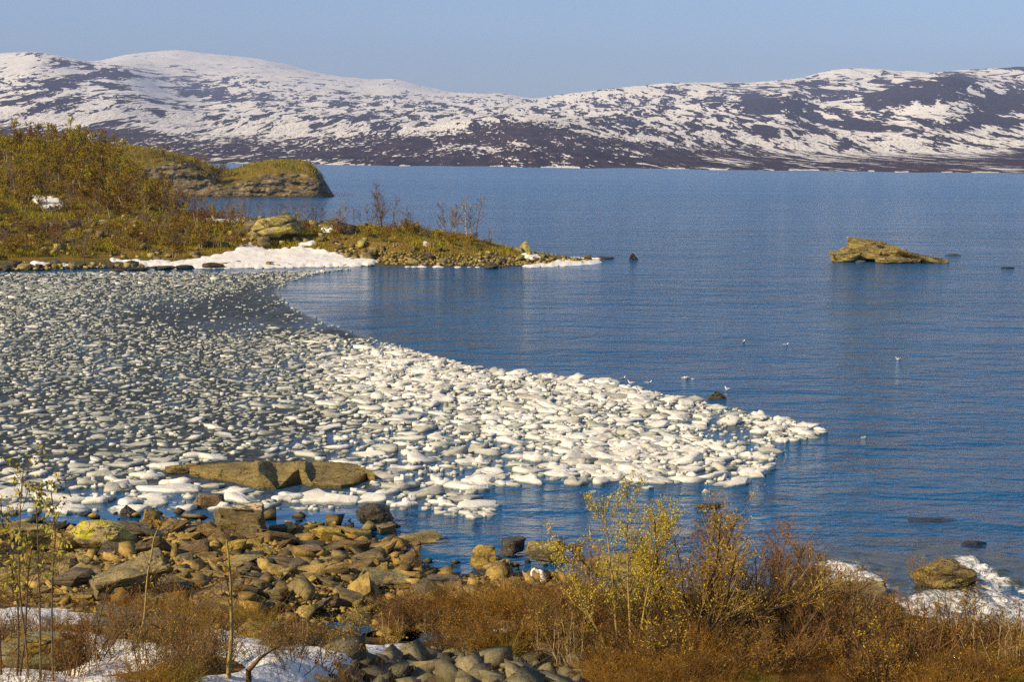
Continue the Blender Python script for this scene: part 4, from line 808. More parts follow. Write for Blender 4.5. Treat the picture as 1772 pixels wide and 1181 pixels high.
for j, (sz, x, y, s, heap, p) in enumerate(stones):
    st = stone_style(rng, s, heap, y); yaw = rng.uniform(0, 6.28); asp = rng.uniform(0.6, 1.0); hh = rng.uniform(0.22, 0.6) * (1.0 if not heap else 1.15); tl = rng.normal(0, 0.3, 2)
    if sz > 0.62: hh *= 0.62; tl = tl * 0.8
    sc = np.array([sz, sz * asp, sz * hh])
    if j < 165:
        i = int(rng.choice([1, 2, 5, 6, 8, 9, 12, 13])) if sz > .62 else int(rng.integers(len(PROTO))); o = link('rock', stone_mesh(i, st), None, tuple(p)); o.scale = sc; o.rotation_euler = (tl[0], tl[1], yaw)
        tag(o, None, 'rock', 'stones on the near shore'); THINGS.append((o, x, y, f"{'broad' if sz > .62 else 'large' if sz > .5 else 'medium' if sz > .36 else 'small'} {SHAPE[i % 7]} {COLN[st]} rock", zone_near(x, y)))
    else:
        V, f = LOWP[int(rng.integers(len(LOWP)))]; W = (V - [0, 0, 0.2]) * sc; W[:, 2] += W[:, 0] * tl[0] + W[:, 1] * tl[1]; W = rot2(W, yaw) + p
        L = LB.setdefault('heap' if heap else st, [[], [], 0]); L[0].append(W); L[1].append(f + L[2]); L[2] += len(W)
# gravel between
n = 26000; px = rng.uniform(-60, 1400, n); py = rng.uniform(895, 1110, n); p = on_plane(px, py); s = np.interp(p[:, 0], SX, SY) - p[:, 1]
ok = (s > -0.4) & (py < np.interp(px, [0, 300, 500, 700, 800, 950, 1100, 1400, 1772], [1035, 1060, 1090, 1100, 1100, 1090, 1070, 1060, 1090]) + rng.normal(0, 16, n)) & (pooldep(p[:, 0], p[:, 1]) < 0.5); p = p[ok]
# move each onto the ground along its line of sight
for _ in range(6): z = gz(p[:, 0], p[:, 1]); d = p - CAM; p = CAM + d * ((z - H) / d[:, 2])[:, None]
for q in p:
    V, f = LOWP[int(rng.integers(len(LOWP)))]; sz = rng.uniform(0.04, 0.15); W = rot2((V - [0, 0, .15]) * [sz, sz * rng.uniform(.6, 1), sz * rng.uniform(.3, .7)], rng.uniform(0, 6.28)) + q
    L = LB.setdefault(('ochre', 'ochre', 'grey', 'dark')[int(rng.integers(4))], [[], [], 0]); L[0].append(W); L[1].append(f + L[2]); L[2] += len(W)
ks = list(LB); VV = np.concatenate([v for k in ks for v in LB[k][0]]); FF = []; off = 0; mi = []
for k in ks: f = np.concatenate(LB[k][1]); FF.append(f + off); mi.append(np.full(len(f), ks.index(k))); off += LB[k][2]
def island_rock(name, cols):
    t = NT(name); p = t.pos(); r = t.n('NewGeometry').outputs['Random Per Island']; x = t.n('ValToRGB', {0: r}); e = x.color_ramp.elements; x.color_ramp.interpolation = 'CONSTANT'
    e[0].position = 0; e[0].color = (*cols[0], 1); e[1].position = 1 / len(cols); e[1].color = (*cols[1], 1)
    for i in range(2, len(cols)): k = e.new(i / len(cols)); k.color = (*cols[i], 1)
    n = t.noise(p, 9.0, 5, 0.7); c = t.mix(t.ramp(n, 0.35, 0.68), x.outputs[0], t.mix(0.55, x.outputs[0], (0.05, 0.04, 0.025)))
    z = t.n('SeparateXYZ', {0: p}).outputs[2]; c = t.mix(t.ramp(z, 0.02, 0.14), (0.022, 0.018, 0.012), c)
    return t.fin(c, 0.8, t.bump(n, 0.9, 0.05), 0.25)
RC = [(0.44, 0.29, 0.072), (0.32, 0.21, 0.05), (0.52, 0.36, 0.10), (0.22, 0.155, 0.048), (0.40, 0.24, 0.05), (0.11, 0.08, 0.033), (0.31, 0.24, 0.09)]
M['rub'] = island_rock('rubble_stone', RC); M['rubh'] = island_rock('grey_green_rubble', [(0.24, 0.20, 0.105), (0.16, 0.14, 0.075), (0.31, 0.255, 0.135), (0.10, 0.085, 0.05), (0.21, 0.185, 0.095)])
tag(link('rubble', mesh_data('rubble', VV, FF, [M['rub'], M['rubh']], False, np.concatenate([np.full(len(f), int(k == 'heap')) for f, k in zip(FF, ks)]))), 'loose stones and gravel covering the near shore', 'rubble', None, 'stuff')

# stones on the spit and the slope across the bay
def zone_far(px, py):
    if px < 180: return 'on the wooded slope at the far left' if py < 445 else 'at the waterline below the wooded slope'
    if px < 430: return 'on the slope above the snowy beach' if py < 440 else 'at the foot of the snowy beach'
    if px < 620: return 'around the big cracked boulder' if py < 430 else 'at the edge of the snowy beach'
    if px < 760: return 'on the inner part of the stony spit'
    if px < 880: return 'on the middle of the stony spit'
    return 'on the outer end of the stony spit'
rng = np.random.default_rng(29); far = []
for _ in range(2300):
    r = rng.random()
    if r < 0.62: x = rng.uniform(575, 1040); y = np.interp(x, [575, 650, 760, 870, 960, 1040], [452, 456, 459, 460, 457, 453]) - abs(rng.normal(0, 1)) * np.interp(x, [575, 700, 850, 960, 1040], [14, 13, 9, 6, 2])
    elif r < 0.90: x = rng.uniform(-40, 640); y = np.interp(x, [0, 200, 640], [468, 463.5, 460.5]) - abs(rng.normal(0, 2.5))
    else: x = rng.uniform(-30, 640); y = rng.uniform(375, 450)
    far.append((float(np.exp(rng.normal(-1.05, 0.5)) * (1.5 if r > 0.9 else 0.9)), x, y)) if not (inside(x, y, BEACH) and rng.random() < .93) else None
far.sort(key=lambda c: -c[0]); VV, FF, o_ = [], [], 0; cells = {}; nf = 0
for sz, x, y in far:
    p = at_A(x, y); sz = min(sz, 2.2) * (0.75 if x > 560 else 1.0)
    if not try_floe(p[0], p[1], sz * .5, 0.55): continue
    nf += 1; st = 'lich' if rng.random() < .72 else 'grey' if y < 455 else 'dark'; yaw = rng.uniform(0, 6.28); sc = np.array([sz, sz * rng.uniform(.6, 1), sz * rng.uniform(.45, .85)])
    if nf <= 105:
        i = int(rng.integers(len(PROTO))); o = link('rock', stone_mesh(i, st), None, tuple(p)); o.scale = sc; o.rotation_euler = (0, 0, yaw); tag(o, None, 'rock', 'stones on the far spit and slope')
        THINGS.append((o, x, y, f"{'large' if sz > 1.1 else 'small'} {SHAPE[i % 7]} {COLN[st]} rock", zone_far(x, y)))
    else:
        V, f = LOWP[int(rng.integers(len(LOWP)))]; W = rot2((V - [0, 0, .2]) * sc, yaw) + p; VV.append(W); FF.append(f + o_); o_ += len(W)
M['rub2'] = island_rock('spit_stone', [(0.40, 0.30, 0.09), (0.30, 0.23, 0.075), (0.46, 0.36, 0.13), (0.16, 0.125, 0.055), (0.38, 0.30, 0.06)])
tag(link('spit_rubble', mesh_data('spit_rubble', np.concatenate(VV), [np.concatenate(FF)], M['rub2'])), 'smaller stones along the far spit', 'rubble', None, 'stuff')

# ------------------------------------------------------------------ plants
def unit(v): return v / (np.linalg.norm(v) + 1e-9)
class Plant:
    def __init__(s, seed): s.r = np.random.default_rng(seed); s.stem = []; s.twig = []; s.tip = []
    def limb(s, p, d, L, r0, r1, n, wob, lift, thick):
        pts = [np.array(p, float)]; d = unit(np.array(d, float)); out = s.stem if thick else s.twig; ds = []
        for i in range(n):
            d = unit(d + s.r.normal(0, wob, 3) + np.array([0, 0, lift])); q = pts[-1] + d * L / n
            a, b = r0 + (r1 - r0) * i / n, r0 + (r1 - r0) * (i + 1) / n
            out.append((*pts[-1], *q, a, b)); pts.append(q); ds.append(d)
        return pts, ds
    def branch(s, pts, ds, L, r, k, lo, spread, lift, lvl, wob=0.22, kids=4, bud=3):
        n = len(ds)
        for _ in range(k):
            t = lo + (1 - lo) * s.r.random() ** 0.85; i = min(int(t * n), n - 1); f = t * n - i; p = pts[i] * (1 - f) + pts[i + 1] * f
            a = s.r.uniform(0, 6.283); side = np.array([math.cos(a), math.sin(a), 0.1]); d = unit(ds[i] * (1 - spread) + side * spread)
            l = L * (1.08 - 0.62 * t) * s.r.uniform(0.6, 1.15)
            P2, D2 = s.limb(p, d, l, r * (1.1 - 0.5 * t), r * 0.35, 3, wob, lift, False)
            if lvl > 1: s.branch(P2, D2, l * 0.52, r * 0.55, kids, 0.25, spread * 0.9, lift, lvl - 1, wob, kids, bud)
            for q in P2[1:]:
                for _b in range(bud): s.tip.append(q + s.r.normal(0, 0.025 + 0.03 * l, 3))
def tubes(seg, sides=3):
    S_ = np.array(seg); a, b = S_[:, :3], S_[:, 3:6]; d = b - a; d /= np.linalg.norm(d, axis=1)[:, None] + 1e-9
    h = np.where(np.abs(d[:, 2:3]) > 0.9, [[1.0, 0, 0]], [[0, 0, 1.0]]); u = np.cross(d, h); u /= np.linalg.norm(u, axis=1)[:, None]; v = np.cross(d, u)
    t = np.linspace(0, 2 * math.pi, sides, endpoint=False); c = np.cos(t)[None, :, None] * u[:, None] + np.sin(t)[None, :, None] * v[:, None]
    V = np.concatenate([a[:, None] + c * S_[:, 6, None, None], b[:, None] + d[:, None] * 0.2 * S_[:, 7, None, None] + c * S_[:, 7, None, None]], 1).reshape(-1, 3)
    base = (np.arange(len(S_)) * 2 * sides)[:, None]; q = np.concatenate([base + np.array([[i, (i + 1) % sides, sides + (i + 1) % sides, sides + i]]) for i in range(sides)])
    return V, q
def leaves(C, size, rng, long=2.2):
    C = np.array(C); n = len(C); u = rng.normal(size=(n, 3)); u /= np.linalg.norm(u, axis=1)[:, None]; w_ = rng.normal(size=(n, 3)); v = np.cross(u, w_); v /= np.linalg.norm(v, axis=1)[:, None]
    s_ = size * rng.uniform(0.6, 1.3, (n, 1)); a, b = u * s_ * long / 2, v * s_ / 2
    V = np.stack([C - a, C + b, C + a, C - b], 1).reshape(-1, 3); return V, np.arange(4 * n).reshape(n, 4)
def plant_meshes(P, name, bark, twig, bud, bsize, rng, nb=1.0):
    V, q = tubes(P.stem, 5); m1 = mesh_data(name + '_trunk', V, [q], M[bark], True)
    V, q = tubes(P.twig, 3); mats = [M[twig]]; mi = np.zeros(len(q), int)
    if bud and P.tip:
        k = rng.random(len(P.tip)) < nb; T = np.array(P.tip)[k]; V2, q2 = leaves(T, bsize, rng); q2 = q2 + len(V); V = np.concatenate([V, V2]); q = np.concatenate([q, q2]); mi = np.concatenate([mi, np.ones(len(q2), int)]); mats.append(M[bud])
    return m1, mesh_data(name + '_crown', V, [q], mats, False, mi)
def plant_obj(kind, pm_, loc, rz, sc, parts=('trunk', 'crown'), cat='tree', group=None, label=None):
    e = empty(kind, tuple(loc), rz); e.scale = sc if isinstance(sc, (tuple, list)) else (sc, sc, sc)
    link(parts[0], pm_[0], e); link(parts[1], pm_[1], e); tag(e, label, cat, group); return e
rng = np.random.default_rng(37)
def make_birch(seed, H_, stems, bark, twig, bud, nb, dens=15, lean=0.10):
    P = Plant(seed)
    for k in range(stems):
        a = P.r.uniform(0, 6.28); o_ = np.array([math.cos(a), math.sin(a), 0]) * (0.05 + 0.18 * (stems > 1)) ; h = H_ * P.r.uniform(0.75, 1.0)
        pts, ds = P.limb(o_ * 0.6 - [0, 0, .15], [o_[0] * 1.3 + P.r.normal(0, lean), o_[1] * 1.3 + P.r.normal(0, lean), 1], h, 0.050, 0.012, 8, 0.09, 0.05, True)
        P.branch(pts, ds, h * 0.42, 0.022, dens, 0.22, 0.52, 0.10, 2, 0.2, 5, 3)
    return plant_meshes(P, 'birch', bark, twig, bud, 0.06, P.r, nb)
SP = ('stem', 'crown')
BIRCH = {'budding': [make_birch(400 + i, 4.2, 1 + i % 3, 'pbark' if i % 3 else 'bark', 'twig', 'bud', 1.0, 20) for i in range(6)],
         'bare': [make_birch(420 + i, 4.2, 1 + i % 2, 'bark', 'ptwig', None, 0, 24) for i in range(4)],
         'slender': [make_birch(440 + i, 4.2, 1 + i % 2, 'pbark' if i < 2 else 'bark', 'ptwig', 'rbud', 0.10, 20, 0.05) for i in range(4)]}
def birch(px, py, hpx, kind, where, base=None, wide=1.0):
    b = at_A(px, py) if base is None else base; D = float(np.hypot(b[0], b[1])); s_ = hpx / F * D / 4.0
    pl = BIRCH[kind]; o = plant_obj('birch_tree', pl[int(rng.integers(len(pl)))], b, rng.uniform(0, 6.28), (s_ * wide, s_ * wide, s_), cat='tree', group='birches across the bay')
    THINGS.append((o, px, py, f"{'tall ' if hpx > 50 else 'low ' if hpx < 30 else ''}{'bare' if kind == 'bare' else 'pale stemmed' if kind == 'slender' else 'olive budding'} birch", where))
def zone_tree(px, py):
    row = 'high' if py < 300 else 'mid' if py < 362 else 'low'
    part = 'far left' if px < 70 else 'left' if px < 150 else 'right' if px < 235 else 'far right'
    if row == 'high': return f"high on the hill's {part} side"
    if row == 'mid': return f"halfway up the hill's {part} side"
    return f"below the hill's {part} side"
# traced single trees
for x, y, t in [(601, 394, 345), (588, 394, 362), (639, 394, 358), (626, 393, 366), (666, 393, 327), (660, 393, 345), (684, 393, 342), (697, 394, 356), (711, 396, 364), (764, 401, 368), (772, 402, 352), (788, 404, 354), (797, 405, 366), (808, 408, 336), (817, 408, 356), (826, 411, 349), (849, 419, 396), (466, 378, 344), (478, 379, 352), (493, 383, 347), (503, 385, 356), (520, 386, 360), (535, 388, 354), (544, 388, 350), (551, 389, 350), (558, 389, 360), (574, 391, 366), (612, 393, 362), (650, 393, 362)]:
    birch(x, y, (y - t) * 1.12, 'slender' if x % 3 else 'bare', 'on the spit crest left of the cracked boulder' if x < 440 else 'on the spit crest behind the big cracked boulder' if x < 562 else 'on the spit crest beside the dark square block' if x < 720 else 'on the outer crest of the spit', wide=1.15)
for x, y, t in [(425, 380, 333), (410, 380, 338), (395, 380, 340), (384, 379, 336), (371, 378, 334), (360, 377, 330), (347, 376, 330), (336, 375, 326), (322, 374, 330), (310, 371, 326), (297, 368, 322), (345, 408, 338), (302, 370, 338), (289, 366, 330), (438, 381, 352), (332, 377, 338), (353, 380, 342), (366, 382, 346), (402, 383, 350)]:
    birch(x, y, y - t, 'slender', 'on the neck of the spit before the blue inlet', wide=0.85)
for x, y, t, k in [(95, 437, 374, 'slender'), (84, 412, 382, 'slender'), (219, 398, 372, 'slender'), (26, 337, 292, 'slender'), (45, 335, 292, 'slender'), (64, 338, 300, 'slender'), (209, 352, 300, 'slender'), (145, 450, 398, 'bare'), (10, 445, 395, 'bare'), (182, 420, 380, 'bare'), (232, 355, 310, 'bare'), (240, 358, 318, 'budding'), (320, 430, 385, 'bare'), (285, 425, 380, 'bare'), (345, 432, 396, 'budding'), (380, 430, 392, 'budding'), (300, 445, 410, 'budding')]:
    birch(x, y, y - t, k, zone_tree(x, y))
# wooded slope
rt_ = np.random.default_rng(41); cells = {}; made = 0
for _ in range(6000):
    if made >= 165: break
    r = rt_.random()
    if r < 0.30: x = rt_.uniform(-30, 235); y = np.interp(x, [-30, 100, 155, 205, 235], [250, 249, 252, 271, 305]) + abs(rt_.normal(0, 7)); kind = 'bare' if rt_.random() < .55 else 'budding'
    elif r < 0.85: x = rt_.uniform(-30, 262); y = rt_.uniform(np.interp(x, [-30, 155, 205, 262], [255, 258, 276, 340]), 372); kind = 'budding' if rt_.random() < .8 else 'bare'
    else: x = rt_.uniform(-30, 330); y = rt_.uniform(370, 440); kind = 'budding' if rt_.random() < .5 else 'bare'
    p = at_A(x, y)
    if not try_floe(p[0], p[1], 0.95, 0.7): continue
    hp = rt_.uniform(22, 40) if r < .30 else rt_.uniform(34, 58) if y < 380 else rt_.uniform(22, 44)
    birch(x, y, hp, kind, zone_tree(x, y), base=p, wide=0.95); made += 1
for k in range(26):
    x = rt_.uniform(222, 312); y = np.interp(x, [222, 245, 285, 330], [322, 342, 362, 370]) + rt_.uniform(0, 10); birch(x, y, rt_.uniform(34, 62), 'bare' if rt_.random() < .5 else 'budding', 'where the wooded slope meets the spit', wide=0.9)
# headland trees
for k in range(34):
    x = rt_.uniform(236, 405); y = np.interp(x, [200, 240, 270, 296, 332, 356, 385, 405], [250, 256, 263, 270, 278, 290, 300, 300]) + rt_.uniform(-1, 20)
    birch(x, y, rt_.uniform(15, 27), 'bare' if rt_.random() < .55 else 'budding', 'on the rocky headland behind the inlet', base=at_B(x, y), wide=1.1)
# low bushes between the birches and along the spit
def make_bush(seed, H_, n, twig, bud, nb):
    P = Plant(seed)
    for k in range(n):
        a = 6.283 * k / n + P.r.normal(0, .4); pts, ds = P.limb([0.1 * math.cos(a), 0.1 * math.sin(a), -.1], [math.cos(a) * P.r.uniform(.2, .8), math.sin(a) * P.r.uniform(.2, .8), 1], H_ * P.r.uniform(.6, 1), .026, .012, 4, .12, .05, True)
        P.branch(pts, ds, H_ * .42, .016, 8, .2, .5, .1, 2, .2, 3, 2)
    return plant_meshes(P, 'bush', 'bark', twig, bud, .06, P.r, nb)
BUSH = [make_bush(460, 2.0, 8, 'rtwig', 'bud', .9), make_bush(461, 2.0, 9, 'twig', 'rbud', .6), make_bush(462, 2.0, 8, 'rtwig', 'bud', 1.0), make_bush(463, 2.0, 9, 'ptwig', None, 0), make_bush(464, 2.0, 7, 'rtwig', 'rbud', .4)]
BN = ['olive', 'rusty', 'golden olive', 'bare grey', 'bare rusty']
def zone_bush(x, y):
    if x > 430: return 'on the crest by the cracked boulder' if x < 600 else 'along the inner spit' if x < 720 else 'along the outer spit'
    a = 'far left' if x < 70 else 'left' if x < 150 else 'middle' if x < 235 else 'right' if x < 330 else 'far right'
    return ('high on the wooded slope, ' if y < 330 else 'midway down the wooded slope, ' if y < 385 else 'low on the boulder slope, ') + a
cells = {}; made = 0
for _ in range(3000):
    if made >= 215: break
    if rt_.random() < .30: x = rt_.uniform(430, 850); y = np.interp(x, [430, 520, 600, 700, 760, 820, 850], [384, 389, 396, 397, 405, 414, 420]) + abs(rt_.normal(0, 7)); hp = rt_.uniform(12, 27) * (1 if x < 720 else .7)
    else: x = rt_.uniform(-30, 425); y = rt_.uniform(np.interp(x, [-30, 155, 205, 262, 330, 425], [252, 255, 276, 340, 370, 378]), 444 - 14 * (x > 250)); hp = rt_.uniform(15, 30)
    p = at_A(x, y)
    if not try_floe(p[0], p[1], 0.8, 0.8): continue
    b_ = int(rt_.integers(5)); D = float(np.hypot(p[0], p[1])); s_ = hp / F * D / 1.9; made += 1
    o = plant_obj('scrub_bush', BUSH[b_], p, rt_.uniform(0, 6.28), (s_ * 1.25, s_ * 1.25, s_), SP, 'bush', 'low bushes across the bay'); THINGS.append((o, x, y, BN[b_] + ' bush', zone_bush(x, y)))
# heath tufts over the slope, spit and headland
def tufts(Pts, nblade, hmin, hmax, spread, rng):
    n = len(Pts); k = n * nblade; c = np.repeat(Pts, nblade, 0) + np.concatenate([rng.normal(0, spread, (k, 2)), np.zeros((k, 1))], 1)
    h = rng.uniform(hmin, hmax, k); ln = rng.normal(0, 0.35, (k, 2)) * h[:, None]; a = rng.uniform(0, 6.28, k); wdt = h * rng.uniform(0.05, 0.13, k)
    e = np.stack([np.cos(a) * wdt, np.sin(a) * wdt, 0 * a], -1); tp = c + np.concatenate([ln, h[:, None]], 1)
    V = np.stack([c - e - [0, 0, .06], c + e - [0, 0, .06], tp], 1).reshape(-1, 3); return V, np.arange(3 * k).reshape(k, 3)
def pick(G, mask, n, rng):
    c = (G[:-1, :-1] + G[1:, 1:]) / 2; ar = np.linalg.norm(np.cross(G[1:, :-1] - G[:-1, :-1], G[:-1, 1:] - G[:-1, :-1]), axis=-1) * mask; p = ar.ravel() / ar.sum(); i = rng.choice(len(p), n, p=p)
    r, q = np.divmod(i, c.shape[1]); s_, t = rng.random((n, 1)), rng.random((n, 1))
    return G[r, q] * (1 - s_) * (1 - t) + G[r + 1, q] * s_ * (1 - t) + G[r, q + 1] * (1 - s_) * t + G[r + 1, q + 1] * s_ * t
rg = np.random.default_rng(43)
UA = puA.reshape(GA.shape[:2])[:-1, :-1]; VA_ = pvA.reshape(GA.shape[:2])[:-1, :-1]; ZA = GA[:-1, :-1, 2]
insnow = np.zeros(UA.shape, bool)
for pl, _k in patches: insnow |= inside(UA, VA_, pl)
okA = (ZA > 0.55) & ~insnow & (UA < 1000) & (UA > -60) & (np.hypot(GA[:-1, :-1, 0], GA[:-1, :-1, 1]) < 245)
hz = fbm(np.stack([GA[:-1, :-1, 0] / 4, GA[:-1, :-1, 1] / 4], -1), 3, 3)
tp = pick(GA, okA * np.clip(0.5 + 1.4 * hz, 0.05, 1.2) * np.where(UA > 600, 0.8, 1), 30000, rg)
V1, f1 = tufts(tp, 6, 0.08, 0.34, 0.2, rg)
nzB = np.gradient(GB[..., 2], axis=0)[:-1, :-1]; okB = (GB[:-1, :-1, 2] > 4.2) & (np.arange(GB.shape[0] - 1)[:, None] > 29)
tb = pick(GB, okB * 1.0, 9000, rg); V2, f2 = tufts(tb, 4, 0.2, 0.65, 0.3, rg)
tag(link('heath_ground_cover', mesh_data('heath_ground_cover', np.concatenate([V1, V2]), [np.concatenate([f1, f2 + len(V1)])], M['tuft'])), 'low heath, grass and dwarf shrubs on the far slope and headland', 'heath', None, 'stuff')

# near shrubs ---------------------------------------------------------------
def make_shrub(seed, H_, stems, spread, bark, twig, bud, bsize, nb, dens=7, r=0.012, lift=0.10, lvl=2, kids=4, wob=0.14, nbud=2):
    P = Plant(seed)
    for k in range(stems):
        a = 6.283 * k / stems + P.r.normal(0, .5); out = spread * P.r.uniform(0.25, 1.0); h = H_ * P.r.uniform(0.6, 1.0)
        pts, ds = P.limb([0.06 * math.cos(a), 0.06 * math.sin(a), -0.12], [math.cos(a) * out, math.sin(a) * out, 1], h, r, r * 0.4, 6, wob, lift * 0.6, True)
        P.branch(pts, ds, h * 0.42, r * 0.48, dens, 0.25, 0.5, lift, lvl, 0.22, kids, nbud)
    return plant_meshes(P, 'shrub', bark, twig, bud, bsize, P.r, nb)
def near_plant(px, py, meshes, H_, hpx, label, kind='shrub', rz=0.0, wide=1.0, cat='shrub', base=None, group=None, what=None, where=None, lean=(0, 0)):
    b = near_at(px, py) if base is None else base; D = float(np.hypot(b[0], b[1])); s_ = hpx / F * D / H_
    o = plant_obj(kind, meshes, b, rz, (s_ * wide, s_ * wide, s_), SP if cat == 'shrub' else ('trunk', 'crown'), cat, group, label); o.rotation_euler = (lean[0], lean[1], rz)
    if what: THINGS.append((o, px, py, what, where))
    return o
# yellow budding willow: several slim stems
P = Plant(501)
for dx, dy, L in [(-0.10, 0.05, 2.7), (0.05, 0, 2.9), (0.28, 0.1, 2.5), (-0.24, -.05, 2.4), (0.14, -0.15, 2.6)]:
    pts, ds = P.limb([dx * .6, dy, -0.1], [dx, dy, 1], L, 0.022, 0.008, 9, 0.05, 0.03, True); P.branch(pts, ds, 1.0, 0.008, 22, 0.28, 0.40, 0.16, 2, 0.14, 6, 5)
wil = plant_meshes(P, 'willow', 'ybark', 'ybark', 'ybud', 0.015, P.r, 0.8)
near_plant(1084, 1160, wil, 2.75, 305, 'slim willow bush with bright yellow green buds, tallest at the middle of the near bank', 'willow_bush')
# dark limbed shrub with rust buds
P = Plant(502)
for d, L, r in [((0.30, 0.1, 1), 2.6, 0.034), ((0.72, 0.1, 1), 2.9, 0.032), ((0.05, .2, 1), 2.5, 0.028), ((1.1, -.1, 1), 2.6, 0.026), ((-0.3, 0.1, 1), 1.9, 0.022), ((0.5, -.3, 1), 2.5, 0.026)]:
    pts, ds = P.limb([d[0] * .15, 0, -0.1], d, L, r, 0.009, 9, 0.12, 0.02, True); P.branch(pts, ds, 1.15, 0.0085, 26, 0.25, 0.48, 0.08, 2, 0.2, 6, 2)
alder = plant_meshes(P, 'alder', 'dbark', 'rtwig', 'rbud', 0.018, P.r, 0.4)
near_plant(1180, 1150, alder, 2.5, 285, 'wide dark limbed bush with rust coloured buds right of the yellow willow', 'alder_bush')
P = Plant(503)
for d, L, r in [((0.25, 0.1, 1), 2.4, 0.024), ((-0.35, 0.1, 1), 2.3, 0.024), ((0.6, .2, 1), 2.2, 0.02), ((-.05, -.2, 1), 2.5, 0.022)]:
    pts, ds = P.limb([d[0] * .1, 0, -0.1], d, L, r, 0.008, 8, 0.13, 0.03, True); P.branch(pts, ds, 1.0, 0.0075, 26, 0.18, 0.5, 0.08, 2, 0.2, 6, 2)
alder2 = plant_meshes(P, 'alder', 'bark', 'rtwig', 'rbud', 0.018, P.r, 0.4)
near_plant(1285, 1110, alder2, 2.4, 225, 'rust budded bush whose top reaches across the ice edge', 'alder_bush')
near_plant(1392, 1100, alder2, 2.4, 140, 'smaller rust budded bush between the pale birch trunk and the rapids', 'alder_bush', 2.1)
near_plant(1235, 1128, alder2, 2.4, 235, 'rust budded bush filling the gap right behind the wide dark limbed bush', 'alder_bush', 4.0, 1.25)
near_plant(1330, 1120, alder, 2.5, 190, 'low spreading rust budded bush in front of the forked pale birch', 'alder_bush', 0.4, 1.0)
near_plant(1010, 1100, alder2, 2.4, 165, 'thin rust budded bush left of the yellow willow', 'alder_bush', 1.2, 1.0)
# leaning dark sapling
P = Plant(504); pts, ds = P.limb([0, 0, -.1], [-0.35, 0.1, 1], 1.1, 0.022, 0.016, 5, 0.06, -0.02, True); pts, ds = P.limb(pts[-1], [-0.75, .1, 0.85], 1.3, 0.016, 0.006, 6, 0.08, 0.0, True); P.branch(pts, ds, 0.7, 0.006, 11, .2, .5, .08, 2, .2, 3, 2)
near_plant(1108, 1125, plant_meshes(P, 'sapling', 'dbark', 'twig', 'rbud', 0.034, P.r, 0.8), 1.95, 200, 'dark thin sapling leaning left over the water from the yellow willow', 'alder_bush')
# pale birch right of middle
P = Plant(505); pts, ds = P.limb([0, 0, -.1], [0.35, 0, 1], 0.75, 0.034, 0.028, 4, 0.08, 0.02, True); q = pts[-1]
for d, L in [((0.75, 0, 0.9), 1.0), ((-0.5, 0.1, 1.0), 0.75)]:
    p2, d2 = P.limb(q, d, L, 0.024, 0.008, 6, 0.08, 0.04, True); P.branch(p2, d2, 0.75, 0.008, 12, 0.3, 0.5, 0.1, 2, 0.2, 3, 2)
near_plant(1338, 1074, plant_meshes(P, 'birch', 'pbark', 'twig', 'rbud', 0.034, P.r, 0.7), 1.6, 128, 'small birch with a forked sunlit pale trunk among the rust budded bushes', 'birch_tree', cat='tree')
# left: tall thin budding saplings
def sap(seed, n, L, bark, bud, dens, nb, spread=0.1, bs=0.034, top=0.45):
    P = Plant(seed)
    for k in range(n):
        d = (P.r.normal(0, spread), P.r.normal(0, spread), 1); pts, ds = P.limb([d[0] * 1.2, d[1], -.1], d, L * P.r.uniform(.75, 1), 0.017, 0.006, 9, 0.05, 0.03, True); P.branch(pts, ds, 0.75, 0.0058, dens, top, 0.40, 0.14, 2, 0.14, 4, 2)
    return plant_meshes(P, 'sapling', bark, 'twig', bud, bs, P.r, nb)
M['obud'] = mat_island('pale_olive_buds', [(0.24, 0.19, 0.03), (0.18, 0.16, 0.03), (0.28, 0.20, 0.04)])
near_plant(64, 1196, sap(510, 3, 3.0, 'bark', 'obud', 12, .38), 2.8, 400, 'tall thin sapling with pale buds at the left edge, reaching above the ice', 'birch_sapling', cat='sapling')
near_plant(18, 1190, sap(511, 3, 2.6, 'bark', 'obud', 11, .35), 2.5, 350, 'tall thin sapling with few buds at the far left edge', 'birch_sapling', cat='sapling')
# leaning yellowish birch, upright birch, crooked stump birch
P = Plant(520); pts, ds = P.limb([0, 0, -.1], [0.50, 0, 1], 1.75, 0.019, 0.011, 8, 0.10, 0.02, True); P.branch(pts, ds, 0.6, 0.006, 12, .4, .5, .1, 2, .22, 3, 1); p2, d2 = P.limb(pts[-1], [0.15, 0, 1], 0.5, 0.015, 0.006, 4, .12, 0, True); P.branch(p2, d2, .5, .005, 9, .1, .5, .1, 2, .2, 3, 1)
near_plant(212, 1152, plant_meshes(P, 'birch', 'ybark', 'twig', 'rbud', 0.03, P.r, 0.4), 1.95, 235, 'thin birch with a yellowish trunk leaning right over the striated slab', 'birch_tree', cat='tree')
P = Plant(521); pts, ds = P.limb([0, 0, -.1], [-0.12, 0, 1], 0.6, 0.036, 0.030, 4, 0.12, 0, True); pts, ds = P.limb(pts[-1], [0.10, 0, 1], 1.5, 0.028, 0.009, 8, 0.05, .03, True); P.branch(pts, ds, 0.6, 0.006, 15, .35, .45, .14, 2, .16, 3, 1)
near_plant(398, 1190, plant_meshes(P, 'birch', 'ybark', 'twig', 'rbud', 0.03, P.r, 0.3), 2.0, 270, 'slender birch with a kinked golden trunk in the snow left of the pool', 'birch_tree', cat='tree')
P = Plant(522); pts, ds = P.limb([0, 0, -.1], [0.10, 0, 1], 0.55, 0.055, 0.046, 4, 0.10, 0, True); p2, d2 = P.limb(pts[-1], [0.75, 0, .8], 0.6, 0.042, 0.014, 5, 0.14, .04, True); P.branch(p2, d2, .3, .006, 5, .3, .5, .05, 2, .2, 3, 1); P.branch(pts, ds, .4, .006, 4, .3, .7, 0, 2, .2, 3, 1)
